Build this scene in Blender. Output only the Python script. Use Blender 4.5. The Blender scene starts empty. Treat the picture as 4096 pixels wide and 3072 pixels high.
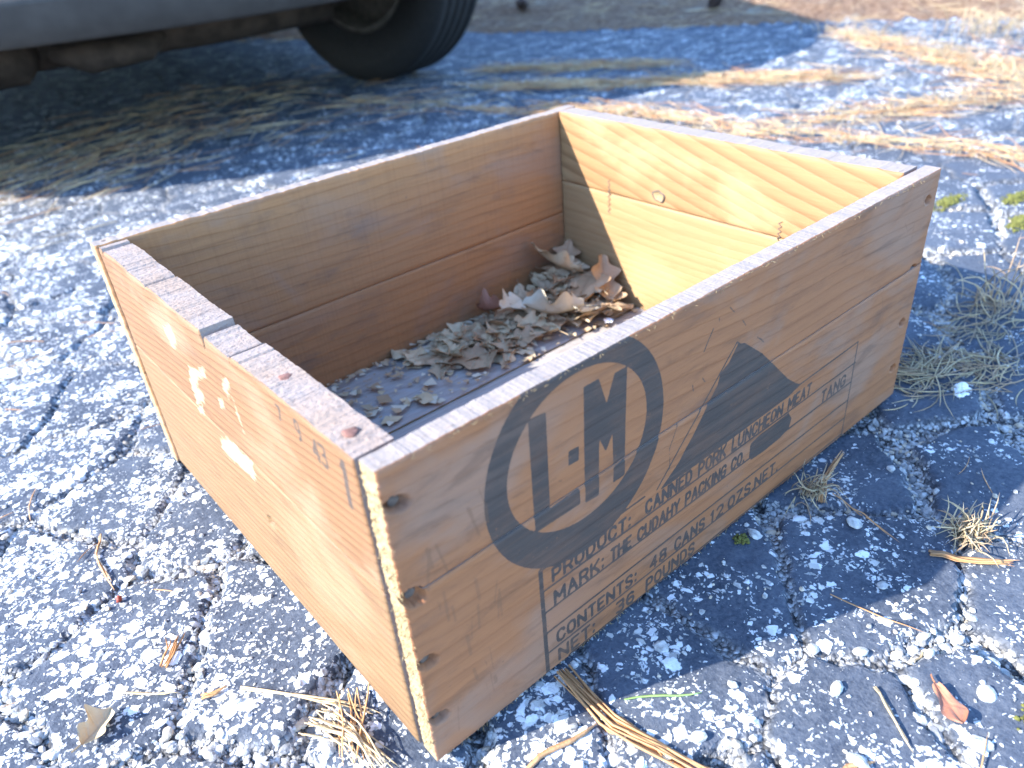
import bpy, math, random
import numpy as np
from mathutils import Vector, Matrix

# ------------------------------------------------------------------ camera, sky, sun, exposure
SC = bpy.context.scene
COL = SC.collection
CAM_POS = (-0.09916, -0.23035, 0.39095)
RIGHT = (0.7562, -0.6498, -0.0769)
DOWN = (-0.3957, -0.3606, -0.8446)
FWD = (0.5211, 0.6691, -0.5299)
cam_data = bpy.data.cameras.new("camera")
cam_data.sensor_width = 36.0
cam_data.lens = 27.046
cam_data.clip_start = 0.01
cam_data.clip_end = 500.0
cam_data.dof.use_dof = True
cam_data.dof.focus_distance = 0.50
cam_data.dof.aperture_fstop = 7.0
cam = bpy.data.objects.new("camera", cam_data)
COL.objects.link(cam)
cam.matrix_world = Matrix(((RIGHT[0], -DOWN[0], -FWD[0], CAM_POS[0]),
                           (RIGHT[1], -DOWN[1], -FWD[1], CAM_POS[1]),
                           (RIGHT[2], -DOWN[2], -FWD[2], CAM_POS[2]),
                           (0, 0, 0, 1)))
SC.camera = cam

SUN = Vector((-1.52, 0.60, 1.0)).normalized()
EL = math.asin(SUN.z)
AZ = math.atan2(SUN.x, SUN.y)
world = bpy.data.worlds.new("World")
SC.world = world
world.use_nodes = True
wn = world.node_tree
wn.nodes.clear()
sky = wn.nodes.new("ShaderNodeTexSky")
sky.sky_type = 'NISHITA'
sky.sun_disc = False
sky.sun_elevation = EL
sky.sun_rotation = AZ
sky.air_density = 1.0
sky.dust_density = 0.2
sky.ozone_density = 6.0
bg = wn.nodes.new("ShaderNodeBackground")
bg.inputs['Strength'].default_value = 0.15
wo = wn.nodes.new("ShaderNodeOutputWorld")
wn.links.new(sky.outputs[0], bg.inputs['Color'])
wn.links.new(bg.outputs[0], wo.inputs['Surface'])
sun_data = bpy.data.lights.new("sun", 'SUN')
sun_data.energy = 2.5
sun_data.angle = math.radians(0.53)
sun_data.color = (1.0, 0.965, 0.90)
sun = bpy.data.objects.new("sun", sun_data)
COL.objects.link(sun)
sun.rotation_euler = SUN.to_track_quat('Z', 'Y').to_euler()
sun.location = (-4, 2, 5)
SC.view_settings.view_transform = 'Standard'
SC.view_settings.look = 'None'
SC.view_settings.gamma = 1.0
SC.view_settings.use_curve_mapping = False
SC.view_settings.exposure = 2.7
SC.cycles.use_denoising = True
SC.cycles.max_bounces = 8

# ------------------------------------------------------------------ helpers
RNG = np.random.default_rng(7)
random.seed(7)


def vnoise(x, y, seed=0):
    x = np.asarray(x, float); y = np.asarray(y, float)
    xi = np.floor(x); yi = np.floor(y)
    fx = x - xi; fy = y - yi
    fx = fx * fx * (3 - 2 * fx); fy = fy * fy * (3 - 2 * fy)

    def h(a, b):
        n = (a.astype(np.int64) * 374761393 + b.astype(np.int64) * 668265263 + seed * 974711) & 0x7fffffff
        n = ((n ^ (n >> 13)) * 1274126177) & 0x7fffffff
        n = n ^ (n >> 16)
        return (n & 0xffff) / 65535.0
    return (h(xi, yi) * (1 - fx) * (1 - fy) + h(xi + 1, yi) * fx * (1 - fy)
            + h(xi, yi + 1) * (1 - fx) * fy + h(xi + 1, yi + 1) * fx * fy)


def fbm(x, y, seed=0, octv=3):
    s = 0; a = .5; t = 0
    for i in range(octv):
        s = s + a * vnoise(x * 2 ** i, y * 2 ** i, seed + i * 17); t += a; a *= .5
    return s / t


def sstep(a, b, x):
    t = np.clip((x - a) / (b - a), 0, 1)
    return t * t * (3 - 2 * t)


def mesh_np(name, verts, flat, starts, attrs=None, smooth=None, midx=None):
    me = bpy.data.meshes.new(name)
    verts = np.ascontiguousarray(verts, dtype=np.float32)
    me.vertices.add(len(verts))
    me.vertices.foreach_set('co', verts.ravel())
    me.loops.add(len(flat))
    me.loops.foreach_set('vertex_index', np.ascontiguousarray(flat, dtype=np.int32))
    me.polygons.add(len(starts))
    me.polygons.foreach_set('loop_start', np.ascontiguousarray(starts, dtype=np.int32))
    if midx is not None:
        me.polygons.foreach_set('material_index', np.ascontiguousarray(midx, dtype=np.int32))
    me.update(calc_edges=True)
    if smooth is not None:
        sm = np.zeros(len(starts), bool); sm[:] = smooth
        me.polygons.foreach_set('use_smooth', sm)
    for k, v in (attrs or {}).items():
        v = np.asarray(v, dtype=np.float32)
        if v.ndim == 2:
            a = me.attributes.new(k, 'FLOAT_VECTOR', 'POINT'); a.data.foreach_set('vector', v.ravel())
        else:
            a = me.attributes.new(k, 'FLOAT', 'POINT'); a.data.foreach_set('value', v.ravel())
    return me


def mesh_k(name, verts, faces, attrs=None, smooth=None, midx=None):
    faces = np.asarray(faces, dtype=np.int32)
    k = faces.shape[1]
    return mesh_np(name, verts, faces.ravel(), np.arange(0, faces.size, k), attrs, smooth, midx)


def link(name, me, mats=(), parent=None, loc=None, rot=None, **props):
    o = bpy.data.objects.new(name, me)
    COL.objects.link(o)
    if me is not None and mats:
        if not len(me.materials):
            for m in (mats if isinstance(mats, (list, tuple)) else [mats]):
                me.materials.append(m)
    if parent is not None:
        o.parent = parent
    if loc is not None:
        o.location = loc
    if rot is not None:
        o.rotation_euler = rot
    for k, v in props.items():
        o[k] = v
    return o


def empty(name, loc=(0, 0, 0), **props):
    o = bpy.data.objects.new(name, None)
    COL.objects.link(o)
    o.location = loc
    o.empty_display_size = .05
    for k, v in props.items():
        o[k] = v
    return o


class NT:
    def __init__(s, name):
        s.m = bpy.data.materials.new(name)
        s.m.use_nodes = True
        s.t = s.m.node_tree
        s.t.nodes.clear()
        s.out = s.t.nodes.new('ShaderNodeOutputMaterial')
        s.b = s.t.nodes.new('ShaderNodeBsdfPrincipled')
        s.t.links.new(s.b.outputs[0], s.out.inputs['Surface'])

    def put(s, sock, v):
        if hasattr(v, 'is_output'):
            s.t.links.new(v, sock)
        elif v is not None:
            if isinstance(v, (tuple, list)) and len(v) == 3 and len(sock.default_value) == 4:
                v = (*v, 1)
            sock.default_value = v

    def n(s, typ, ins=None, **props):
        nd = s.t.nodes.new(typ)
        for k, v in props.items():
            setattr(nd, k, v)
        for k, v in (ins or {}).items():
            s.put(nd.inputs[k], v)
        return nd

    def math(s, op, a, b=None, c=None, clamp=False):
        nd = s.n('ShaderNodeMath', operation=op, use_clamp=clamp)
        for i, v in enumerate((a, b, c)):
            s.put(nd.inputs[i], v)
        return nd.outputs[0]

    def vmath(s, op, a, b=None):
        nd = s.n('ShaderNodeVectorMath', operation=op)
        for i, v in enumerate((a, b)):
            s.put(nd.inputs[i], v)
        return nd.outputs['Value'] if op in ('LENGTH', 'DOT_PRODUCT') else nd.outputs[0]

    def mix(s, f, a, b, mode='MIX'):
        nd = s.n('ShaderNodeMix', data_type='RGBA', blend_type=mode)
        s.put(nd.inputs[0], f); s.put(nd.inputs[6], a); s.put(nd.inputs[7], b)
        return nd.outputs[2]

    def ramp(s, f, stops, interp='LINEAR'):
        nd = s.n('ShaderNodeValToRGB', {0: f})
        e = nd.color_ramp.elements
        nd.color_ramp.interpolation = interp
        while len(e) > 1:
            e.remove(e[-1])
        for i, (p, c) in enumerate(stops):
            el = e[0] if i == 0 else e.new(p)
            el.position = p
            el.color = (c, c, c, 1) if not isinstance(c, (tuple, list)) else (*c, 1)
        return nd.outputs[0]

    def mr(s, v, a, b, c=0., d=1., smooth=True):
        nd = s.n('ShaderNodeMapRange', interpolation_type='SMOOTHSTEP' if smooth else 'LINEAR')
        for i, x in enumerate((v, a, b, c, d)):
            s.put(nd.inputs[i], x)
        return nd.outputs[0]

    def noise(s, vec, scale, detail=3., rough=.55, col=False, dist=0.):
        nd = s.n('ShaderNodeTexNoise', {'Scale': scale, 'Detail': detail, 'Roughness': rough, 'Distortion': dist})
        if vec is not None:
            s.put(nd.inputs['Vector'], vec)
        return nd.outputs['Color' if col else 'Fac']

    def attr(s, name, out='Fac'):
        return s.n('ShaderNodeAttribute', attribute_name=name).outputs[out]

    def pos(s):
        return s.n('ShaderNodeNewGeometry').outputs['Position']

    def scale(s, vec, v3):
        return s.vmath('MULTIPLY', vec, v3)

    def bump(s, h, dist, strength=1., nrm=None):
        nd = s.n('ShaderNodeBump', {'Height': h, 'Distance': dist, 'Strength': strength})
        if nrm is not None:
            s.put(nd.inputs['Normal'], nrm)
        return nd.outputs[0]

    def fin(s, col, rough=.8, normal=None, spec=.3, **kw):
        s.put(s.b.inputs['Base Color'], col)
        s.put(s.b.inputs['Roughness'], rough)
        s.put(s.b.inputs['Specular IOR Level'], spec)
        if normal is not None:
            s.put(s.b.inputs['Normal'], normal)
        for k, v in kw.items():
            s.put(s.b.inputs[k], v)
        return s.m


def plain(name, col, rough=.7, var=.25, scale=60., spec=.3, metal=0., bump=.0005):
    g = NT(name)
    p = g.pos()
    n1 = g.noise(p, scale, 4)
    c = g.mix(g.mr(n1, .25, .75), [x * (1 - var) for x in col], [min(1, x * (1 + var)) for x in col])
    return g.fin(c, rough, g.bump(g.noise(p, scale * 6, 3), bump, .6) if bump else None, spec, Metallic=metal)


# ------------------------------------------------------------------ materials
def asphalt_mat():
    g = NT("asphalt")
    p = g.pos()
    w = g.vmath('SUBTRACT', g.noise(p, 130., 3, col=True), (.5, .5, .5))
    q = g.vmath('ADD', p, g.scale(w, (.011, .011, .0)))
    q = g.scale(q, (1., 1., .15))
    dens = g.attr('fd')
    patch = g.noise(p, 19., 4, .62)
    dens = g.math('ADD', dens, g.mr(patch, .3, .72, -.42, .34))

    def flecks(scale, gain, lo):
        v = g.n('ShaderNodeTexVoronoi', {'Scale': scale, 'Vector': q, 'Randomness': 1.})
        sep = g.n('ShaderNodeSeparateColor', {0: v.outputs['Color']})
        thr = g.math('SUBTRACT', 1., dens)
        r = g.math('MULTIPLY', g.math('SUBTRACT', sep.outputs[0], thr), gain)
        r = g.math('MINIMUM', g.math('ADD', r, lo), .52)
        d = g.math('SUBTRACT', r, v.outputs['Distance'])
        return g.mr(d, 0., .07), sep.outputs[1]
    f1, r1 = flecks(94., .95, -.01)
    f2, r2 = flecks(190., 1.15, .02)
    f3, r3 = flecks(460., 1.2, .08)
    fl = g.math('MAXIMUM', g.math('MAXIMUM', f1, g.math('MULTIPLY', f2, .9)), g.math('MULTIPLY', f3, .7))
    rr = g.math('MULTIPLY', g.math('ADD', r1, r2), .5)
    flc = g.ramp(rr, [(0, (.34, .33, .31)), (.3, (.52, .50, .46)), (.5, (.70, .69, .68)), (.85, (.80, .80, .80)), (1, (.60, .52, .40))])
    n1 = g.noise(p, 11., 4, .6); n2 = g.noise(p, 320., 4, .7)
    tar = g.mix(g.mr(n1, .3, .7), (.037, .046, .064), (.068, .081, .106))
    tar = g.mix(g.mr(n2, .35, .75), tar, g.mix(.5, tar, (.15, .16, .18)))
    tar = g.mix(g.mr(n2, .42, .25, 0, .6), tar, (.03, .03, .034))
    crack = g.attr('dep')
    n3 = g.noise(p, 150., 4, .7)
    gvx = g.n('ShaderNodeTexVoronoi', {'Scale': 340., 'Vector': g.vmath('ADD', p, g.scale(w, (.004, .004, .004))), 'Randomness': 1.})
    gsep = g.n('ShaderNodeSeparateColor', {0: gvx.outputs['Color']})
    gr = g.math('SUBTRACT', g.math('ADD', g.math('MULTIPLY', gsep.outputs[0], .62), g.math('MULTIPLY', n3, .35)), g.math('MULTIPLY', g.math('MULTIPLY', gvx.outputs['Distance'], gvx.outputs['Distance']), .45))
    dirt = g.ramp(gr, [(.08, (.035, .033, .032)), (.25, (.11, .105, .10)), (.42, (.27, .26, .25)), (.6, (.55, .54, .52)), (.75, (.74, .73, .71))])
    c = g.mix(fl, tar, flc)
    c = g.mix(g.math('MULTIPLY', crack, .85), c, dirt)
    h = g.math('ADD', g.math('MULTIPLY', n2, .5), g.math('MULTIPLY', fl, .6))
    h = g.math('ADD', h, g.math('ADD', g.math('MULTIPLY', n3, .35), g.math('MULTIPLY', gr, g.math('MULTIPLY', crack, 3.))))
    return g.fin(c, g.mix(fl, (.88,) * 3, (.65,) * 3), g.bump(h, .0022, .85), .2)


def litter_mat():
    g = NT("needle_litter")
    p = g.pos()
    n1 = g.noise(p, 9., 5, .65); n2 = g.noise(g.scale(p, (40., 160., 40.)), 1., 4, .7); n3 = g.noise(g.scale(p, (170., 45., 40.)), 1., 4, .7)
    c = g.ramp(g.math('MULTIPLY', g.math('ADD', n2, n3), .5), [(.3, (.05, .03, .022)), (.48, (.20, .115, .07)), (.62, (.40, .28, .18)), (.75, (.55, .44, .30))])
    c = g.mix(g.mr(n1, .55, .75), c, (.36, .32, .24))
    return g.fin(c, .9, g.bump(g.math('ADD', n2, n3), .01, 1.), .15)


def wood_mat(name, light, dark, freq=230., pith=(.02, .11, .0), tilt=.10, late=.75, stain=(.10, .085, .075), stain_amt=.4,
             ink=False, patch=False, fibre=.5, wob=.012, wear=.5, gray=(.40, .36, .33), gray_amt=.2, saw=0.):
    g = NT(name)
    v = g.attr('gc', 'Vector')
    wv = g.noise(g.scale(v, (3.5, 9., 9.)), 1., 2, .45)
    wv2 = g.noise(g.scale(v, (22., 60., 60.)), 1., 2, .5)
    sx = g.n('ShaderNodeSeparateXYZ', {0: v})
    along, acr, dep = sx.outputs
    a = g.math('ADD', acr, pith[0])
    a = g.math('ADD', a, g.math('MULTIPLY', along, tilt))
    d = g.math('ADD', dep, pith[1])
    r = g.math('SQRT', g.math('ADD', g.math('MULTIPLY', a, a), g.math('MULTIPLY', d, d)))
    r = g.math('ADD', r, g.math('MULTIPLY', g.math('SUBTRACT', wv, .5), wob * 2))
    r = g.math('ADD', r, g.math('MULTIPLY', g.math('SUBTRACT', wv2, .5), wob * .10))
    fr = g.math('FRACT', g.math('MULTIPLY', r, freq))
    ring = g.ramp(fr, [(0., .0), (.45, .12), (.78, .75), (.9, 1.), (.96, .35), (1., 0.)])
    fib = g.noise(g.scale(v, (26., 1300., 1300.)), 1., 3, .6)
    fib2 = g.noise(g.scale(v, (9., 260., 260.)), 1., 3, .6)
    c = g.mix(g.math('MULTIPLY', ring, late), light, dark)
    c = g.mix(g.math('MULTIPLY', g.mr(fib, .42, .7), fibre * .55), c, dark)
    c = g.mix(g.math('MULTIPLY', g.mr(fib2, .5, .72), fibre * .6), c, [x * .75 for x in dark])
    c = g.mix(g.math('MULTIPLY', g.mr(fib2, .48, .3), fibre * .5), c, [min(1, x * 1.2) for x in light])
    st = g.noise(g.scale(v, (11., 30., 30.)), 1., 5, .65)
    c = g.mix(g.math('MULTIPLY', g.mr(st, .52, .74), stain_amt), c, stain)
    st2 = g.noise(g.scale(v, (7., 12., 12.)), 1., 4, .6, dist=.6)
    c = g.mix(g.math('MULTIPLY', g.mr(st2, .5, .68), gray_amt), c, gray)
    gm = g.noise(g.scale(v, (16., 70., 70.)), 1., 6, .7, dist=.8)
    c = g.mix(g.math('MULTIPLY', g.mr(gm, .52, .70), stain_amt * .48), c, [x * .62 for x in stain])
    gm2 = g.noise(g.scale(v, (5., 90., 90.)), 1., 4, .6)
    c = g.mix(g.math('MULTIPLY', g.mr(gm2, .55, .75), stain_amt * .5), c, [x * .8 for x in dark])
    dots = g.noise(g.scale(v, (160., 240., 240.)), 1., 2, .5)
    c = g.mix(g.math('MULTIPLY', g.mr(dots, .70, .78), .45), c, stain)
    h = g.math('ADD', g.math('MULTIPLY', fib, .5), g.math('MULTIPLY', ring, -.5))
    if saw:
        sw = g.noise(g.scale(v, (330., 8., 8.)), 1., 2, .5)
        c = g.mix(g.math('MULTIPLY', g.mr(sw, .5, .72), saw), c, [x * .7 for x in dark])
        h = g.math('ADD', h, g.math('MULTIPLY', sw, .7))
    if patch:
        pt = g.attr('pat')
        pn = g.noise(g.scale(v, (90., 260., 200.)), 1., 4, .7)
        pf = g.mr(g.math('ADD', pt, g.math('MULTIPLY', g.math('SUBTRACT', pn, .5), 13.)), -1.2, 2.2)
        c = g.mix(g.math('MULTIPLY', pf, .7), c, (.34, .275, .17))
        h = g.math('ADD', h, g.math('MULTIPLY', pf, .8))
    rough = .68
    if ink:
        sd = g.attr('ink')
        wn_ = g.noise(g.scale(v, (500., 900., 900.)), 1., 3, .6)
        wn2 = g.noise(g.scale(v, (90., 170., 170.)), 1., 5, .75)
        edge = g.mr(g.math('ADD', sd, g.math('MULTIPLY', g.math('SUBTRACT', wn_, .5), .9)), -.12, .22)
        hole = g.mr(g.math('ADD', g.math('MULTIPLY', wn_, .35), g.math('MULTIPLY', wn2, .65)), .585, .66)
        f = g.math('MULTIPLY', edge, g.math('SUBTRACT', 1., g.math('MULTIPLY', hole, wear)))
        ic = g.mix(g.mr(fib2, .3, .7), (.044, .034, .029), (.062, .047, .039))
        fade = g.mr(g.noise(g.scale(v, (26., 60., 60.)), 1., 4, .65), .3, .6, .82, .97)
        fade = g.math('SUBTRACT', fade, g.math('MULTIPLY', g.mr(fib2, .5, .72), .09))
        c = g.mix(g.math('MULTIPLY', f, fade), c, ic)
        sc = g.attr('scr')
        c = g.mix(g.mr(g.math('ADD', sc, g.math('MULTIPLY', g.math('SUBTRACT', wn_, .5), 1.1)), -.2, .5, 0, .42), c, (.15, .07, .035))
    return g.fin(c, rough, g.bump(h, .0006, .7), .35)


def endgrain_mat(name, c0, c1, c2, sc=(900., 900., 250.), bumpd=.0012):
    g = NT(name)
    p = g.pos()
    n1 = g.noise(g.scale(p, sc), 1., 4, .7); n2 = g.noise(p, 35., 4, .6); n3 = g.noise(p, 260., 3, .6)
    c = g.mix(g.mr(n2, .35, .68), c0, c1)
    c = g.mix(g.mr(n1, .55, .75, 0, .8), c, c2)
    c = g.mix(g.mr(n3, .42, .25, 0, .3), c, [x * .6 for x in c2])
    return g.fin(c, .85, g.bump(g.math('ADD', n1, n3), bumpd, 1.), .2)


M = {}
M['asphalt'] = asphalt_mat()
M['litter'] = litter_mat()
M['front'] = wood_mat('stencilled_pine', (.305, .122, .048), (.19, .068, .027), freq=130., pith=(.05, .09, 0), tilt=.06, late=.26, ink=True,
                      fibre=.42, stain=(.125, .060, .035), stain_amt=.75, gray=(.25, .155, .108), gray_amt=.6)
M['left'] = wood_mat('sunlit_pine', (.205, .104, .045), (.105, .042, .017), freq=175., pith=(.03, .05, 0), tilt=.13, late=.62, ink=True, patch=True,
                     fibre=.5, stain=(.15, .075, .04), stain_amt=.6, gray=(.26, .19, .115), gray_amt=.5, wear=.45)
M['left2'] = wood_mat('pale_pine', (.205, .118, .054), (.118, .054, .023), freq=165., pith=(.03, .05, 0), tilt=.13, late=.5, ink=True, patch=True,
                      fibre=.5, stain=(.14, .07, .036), stain_amt=.6, gray=(.25, .17, .095), gray_amt=.5, wear=.45)
M['back'] = wood_mat('brown_pine', (.36, .175, .072), (.21, .092, .037), freq=110., pith=(.1, .06, 0), tilt=.03, late=.25, fibre=.40,
                     stain=(.14, .098, .07), stain_amt=.6, gray=(.27, .18, .125), gray_amt=.5, saw=.13)
M['right'] = wood_mat('yellow_pine', (.285, .160, .068), (.14, .062, .022), freq=80., pith=(.03, .085, 0), tilt=-.27, late=.62, fibre=.25,
                      stain=(.20, .12, .06), stain_amt=.25, gray=(.46, .32, .16), gray_amt=.35, wob=.012)
M['right2'] = wood_mat('fine_grained_pine', (.325, .195, .088), (.21, .105, .040), freq=170., pith=(.03, .085, 0), tilt=-.05, late=.30, fibre=.3,
                       stain=(.20, .12, .06), stain_amt=.25, gray=(.46, .32, .16), gray_amt=.35, wob=.012)
M['floor'] = wood_mat('dusty_pine', (.36, .32, .285), (.24, .20, .17), freq=140., late=.3, fibre=.5, stain=(.11, .095, .085), stain_amt=.55,
                      gray=(.36, .355, .355), gray_amt=.7)
M['edge_grey'] = endgrain_mat('weathered_edge', (.265, .215, .18), (.245, .20, .175), (.16, .108, .078), sc=(120., 420., 400.), bumpd=.0006)
M['edge_end'] = endgrain_mat('weathered_end_grain', (.285, .205, .155), (.27, .215, .185), (.16, .095, .06), sc=(260., 420., 400.), bumpd=.001)
M['edge_fresh'] = endgrain_mat('splintered_wood', (.42, .31, .165), (.36, .255, .13), (.20, .12, .055), sc=(700., 700., 500.), bumpd=.002)
M['rust'] = plain('rusty_iron', (.17, .080, .06), .85, .4, 300.)
M['dark_iron'] = plain('dark_iron', (.10, .075, .06), .7, .4, 200.)
M['stone'] = plain('pale_stone', (.42, .41, .39), .85, .4, 260., bump=.001)
M['stone2'] = plain('grey_stone', (.20, .20, .20), .8, .3, 120., bump=.001)
M['stone3'] = plain('tan_stone', (.52, .43, .32), .8, .25, 120., bump=.001)
M['needle'] = plain('pine_needle', (.46, .235, .10), .55, .35, 25., bump=0)
M['needle2'] = plain('pale_needle', (.55, .40, .22), .6, .3, 25., bump=0)
M['straw'] = plain('dry_straw', (.40, .31, .185), .65, .3, 18., bump=0)
M['straw2'] = plain('grey_straw', (.34, .235, .145), .65, .3, 18., bump=0)
M['green'] = plain('green_blade', (.22, .32, .10), .5, .3, 18., bump=0)
M['moss'] = plain('moss', (.125, .125, .03), .95, .45, 160., bump=.002)
M['twig'] = plain('twig_bark', (.40, .21, .10), .8, .35, 90., bump=.001)
M['cone'] = plain('pine_cone', (.075, .05, .04), .85, .4, 60., bump=.001)
M['fluff'] = plain('white_fluff', (.82, .82, .82), .9, .08, 60., bump=0)
M['berry'] = plain('berry', (.32, .06, .035), .5, .3, 200.)


def leaf_mat(name, c0, c1, spot):
    g = NT(name)
    p = g.pos()
    n1 = g.noise(p, 28., 4, .6); n2 = g.noise(p, 130., 4, .65)
    c = g.mix(g.mr(n1, .3, .7), c0, c1)
    c = g.mix(g.mr(n2, .58, .75, 0, .55), c, spot)
    vein = g.attr('vein')
    c = g.mix(g.mr(vein, .55, 1., 0, .35), c, spot)
    return g.fin(c, .6, g.bump(g.math('ADD', n2, g.math('MULTIPLY', vein, .8)), .0008, .7), .35)


M['leaf_a'] = leaf_mat('tan_leaf', (.46, .335, .19), (.58, .445, .275), (.24, .15, .08))
M['leaf_b'] = leaf_mat('brown_leaf', (.32, .20, .11), (.44, .295, .17), (.17, .10, .055))
M['leaf_c'] = leaf_mat('pale_leaf', (.50, .43, .31), (.58, .51, .38), (.32, .25, .15))
M['leaf_d'] = leaf_mat('grey_leaf', (.36, .26, .16), (.46, .35, .22), (.18, .12, .065))
M['leaf_r'] = leaf_mat('red_leaf', (.30, .12, .07), (.40, .19, .11), (.17, .07, .04))
LEAFM = [M['leaf_a'], M['leaf_b'], M['leaf_c'], M['leaf_d'], M['leaf_r']]

# ------------------------------------------------------------------ ground: cracked asphalt, plates, verge
def geo(start, step, ratio, lim):
    out = []; x = 0.; s = step
    while x < lim:
        s *= ratio; x += s; out.append(x)
    return np.array(out)


gx0, gx1, gy0, gy1, GS = -.36, 1.08, -.30, .95, .0034
ux = np.arange(gx0, gx1, GS); uy = np.arange(gy0, gy1, GS)
XS = np.concatenate([(ux[0] - geo(0, GS, 1.06, 90))[::-1], ux, ux[-1] + geo(0, GS, 1.022, 3.2), ux[-1] + 3.3 + geo(0, .08, 1.12, 90)])
YS = np.concatenate([(uy[0] - geo(0, GS, 1.06, 90))[::-1], uy, uy[-1] + geo(0, GS, 1.022, 4.2), uy[-1] + 4.3 + geo(0, .1, 1.12, 90)])
GX, GY = np.meshgrid(XS, YS)          # shape (ny, nx)

CELL = .125


def voronoi(x, y):
    wx = x + .022 * (fbm(x * 16, y * 16, 5) - .5) + .008 * (fbm(x * 70, y * 70, 6, 2) - .5)
    wy = y + .022 * (fbm(x * 16, y * 16, 8) - .5) + .008 * (fbm(x * 70, y * 70, 9, 2) - .5)
    # plates lie stretched along one diagonal
    u = (wx * .8 + wy * .6) / CELL; v = (-wx * .6 + wy * .8) / CELL / .78
    ui = np.floor(u); vi = np.floor(v)
    d1 = np.full(x.shape, 9.); d2 = d1.copy(); i1 = np.zeros(x.shape, np.int64)
    p1 = np.zeros(x.shape + (2,)); p2 = p1.copy()
    for di in (-1, 0, 1):
        for dj in (-1, 0, 1):
            a = ui + di; b = vi + dj
            n = (a.astype(np.int64) * 73856093 ^ b.astype(np.int64) * 19349663) & 0x7fffffff
            r1 = ((n * 1103515245 + 12345) & 0x7fffffff) / 2147483647.
            r2 = ((n * 134775813 + 1) & 0x7fffffff) / 2147483647.
            px = a + .12 + .76 * r1; py = b + .12 + .76 * r2
            d = (px - u) ** 2 + (py - v) ** 2
            P = np.stack([px, py], -1)
            m1 = d < d1
            m2 = (~m1) & (d < d2)
            d2 = np.where(m1, d1, np.where(m2, d, d2))
            p2 = np.where(m1[..., None], p1, np.where(m2[..., None], P, p2))
            i1 = np.where(m1, n, i1); d1 = np.where(m1, d, d1); p1 = np.where(m1[..., None], P, p1)
    sep = np.linalg.norm(p2 - p1, axis=-1) + 1e-6
    return i1, (d2 - d1) / (2 * sep) * CELL       # id, distance to the crack


def crack_width(x, y):
    n = fbm(x * 9 + 3, y * 9, 31, 3)
    w = .0010 + .0082 * sstep(.42, .72, n) * (.35 + .65 * sstep(-.15, .12, x - .4 * y))
    return w * (.35 + .65 * sstep(1.9, .5, np.hypot(x, y)))


def verge_amount(x, y):
    s = .877 * x + .48 * y - 2.58 + .16 * (fbm(x * 2.2, y * 2.2, 55) - .5) + .10 * (fbm(x * 9, y * 9, 56) - .5)
    return s


def ground_field(x, y):
    cid, e = voronoi(x, y)
    w = crack_width(x, y)
    near = sstep(4., 1.2, np.hypot(x, y))
    t = sstep(w, w + .0052, e)                       # 0 in the crack, 1 on the plate
    tilt = ((cid % 997) / 997. - .5) * .004
    h = -.0035 + tilt * near + .003 * (fbm(x * 22, y * 22, 3, 3) - .5) + .0016 * (fbm(x * 120, y * 120, 4, 2) - .5)
    depth = (.0040 + .0055 * sstep(.001, .006, w)) * near
    rough = .0035 * (fbm(x * 130, y * 130, 77, 2) - .5)
    h = h - (1 - t) * (depth + rough * near)
    h = np.minimum(h, -.0004)
    h = h + .02 * (fbm(x * 1.1, y * 1.1, 90, 2) - .5) * sstep(.9, 2.2, np.hypot(x, y))
    vg = verge_amount(x, y)
    h = h + sstep(-.02, .5, vg) * (.05 + .05 * (fbm(x * 5, y * 5, 60, 3) - .3))
    h = h + sstep(-.03, .05, vg) * .02 * fbm(x * 22, y * 22, 61, 3)
    return h, 1 - t, cid, e, w, vg


GH, GD, GID, GE, GW, GV = ground_field(GX, GY)
GD = GD * sstep(3.5, 1.2, np.hypot(GX, GY))
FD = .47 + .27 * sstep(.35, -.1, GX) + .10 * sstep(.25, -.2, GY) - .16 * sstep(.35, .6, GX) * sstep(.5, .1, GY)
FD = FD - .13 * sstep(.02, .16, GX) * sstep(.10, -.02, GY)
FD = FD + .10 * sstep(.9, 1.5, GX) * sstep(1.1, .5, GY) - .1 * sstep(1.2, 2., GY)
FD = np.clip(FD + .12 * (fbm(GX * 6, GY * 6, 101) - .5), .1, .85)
NY, NX = GX.shape
gv = np.stack([GX, GY, GH], -1).reshape(-1, 3)
ii = np.arange(NY * NX).reshape(NY, NX)
gq = np.stack([ii[:-1, :-1], ii[:-1, 1:], ii[1:, 1:], ii[1:, :-1]], -1).reshape(-1, 4)
fid = GID.ravel()[gq]
same = (fid == fid[:, :1]).all(1)
fe = GE.ravel()[gq].min(1); fw = GW.ravel()[gq].mean(1)
fc = gv[gq].mean(1)
fvg = GV.ravel()[gq].mean(1)
in_roi = (fc[:, 0] > -.30) & (fc[:, 0] < .95) & (fc[:, 1] > -.30) & (fc[:, 1] < .62)
under_crate = (fc[:, 0] > .03) & (fc[:, 0] < .47) & (fc[:, 1] > .03) & (fc[:, 1] < .37)
# keep plates only where the camera looks
cp = np.array(CAM_POS); rel = fc - cp
zc = rel @ np.array(FWD); xc = rel @ np.array(RIGHT) / np.maximum(zc, 1e-3); yc = rel @ np.array(DOWN) / np.maximum(zc, 1e-3)
seen = (zc > .05) & (np.abs(xc) < .72) & (np.abs(yc) < .56)
plate = same & (fe > fw + .0012) & in_roi & (~under_crate) & (fvg < -.05)


def sub_mesh(name, sel):
    q = gq[sel]
    u, inv = np.unique(q, return_inverse=True)
    inv = inv.reshape(q.shape)
    return mesh_k(name, gv[u], inv, {'dep': GD.ravel()[u], 'fd': FD.ravel()[u]}, True)


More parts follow.
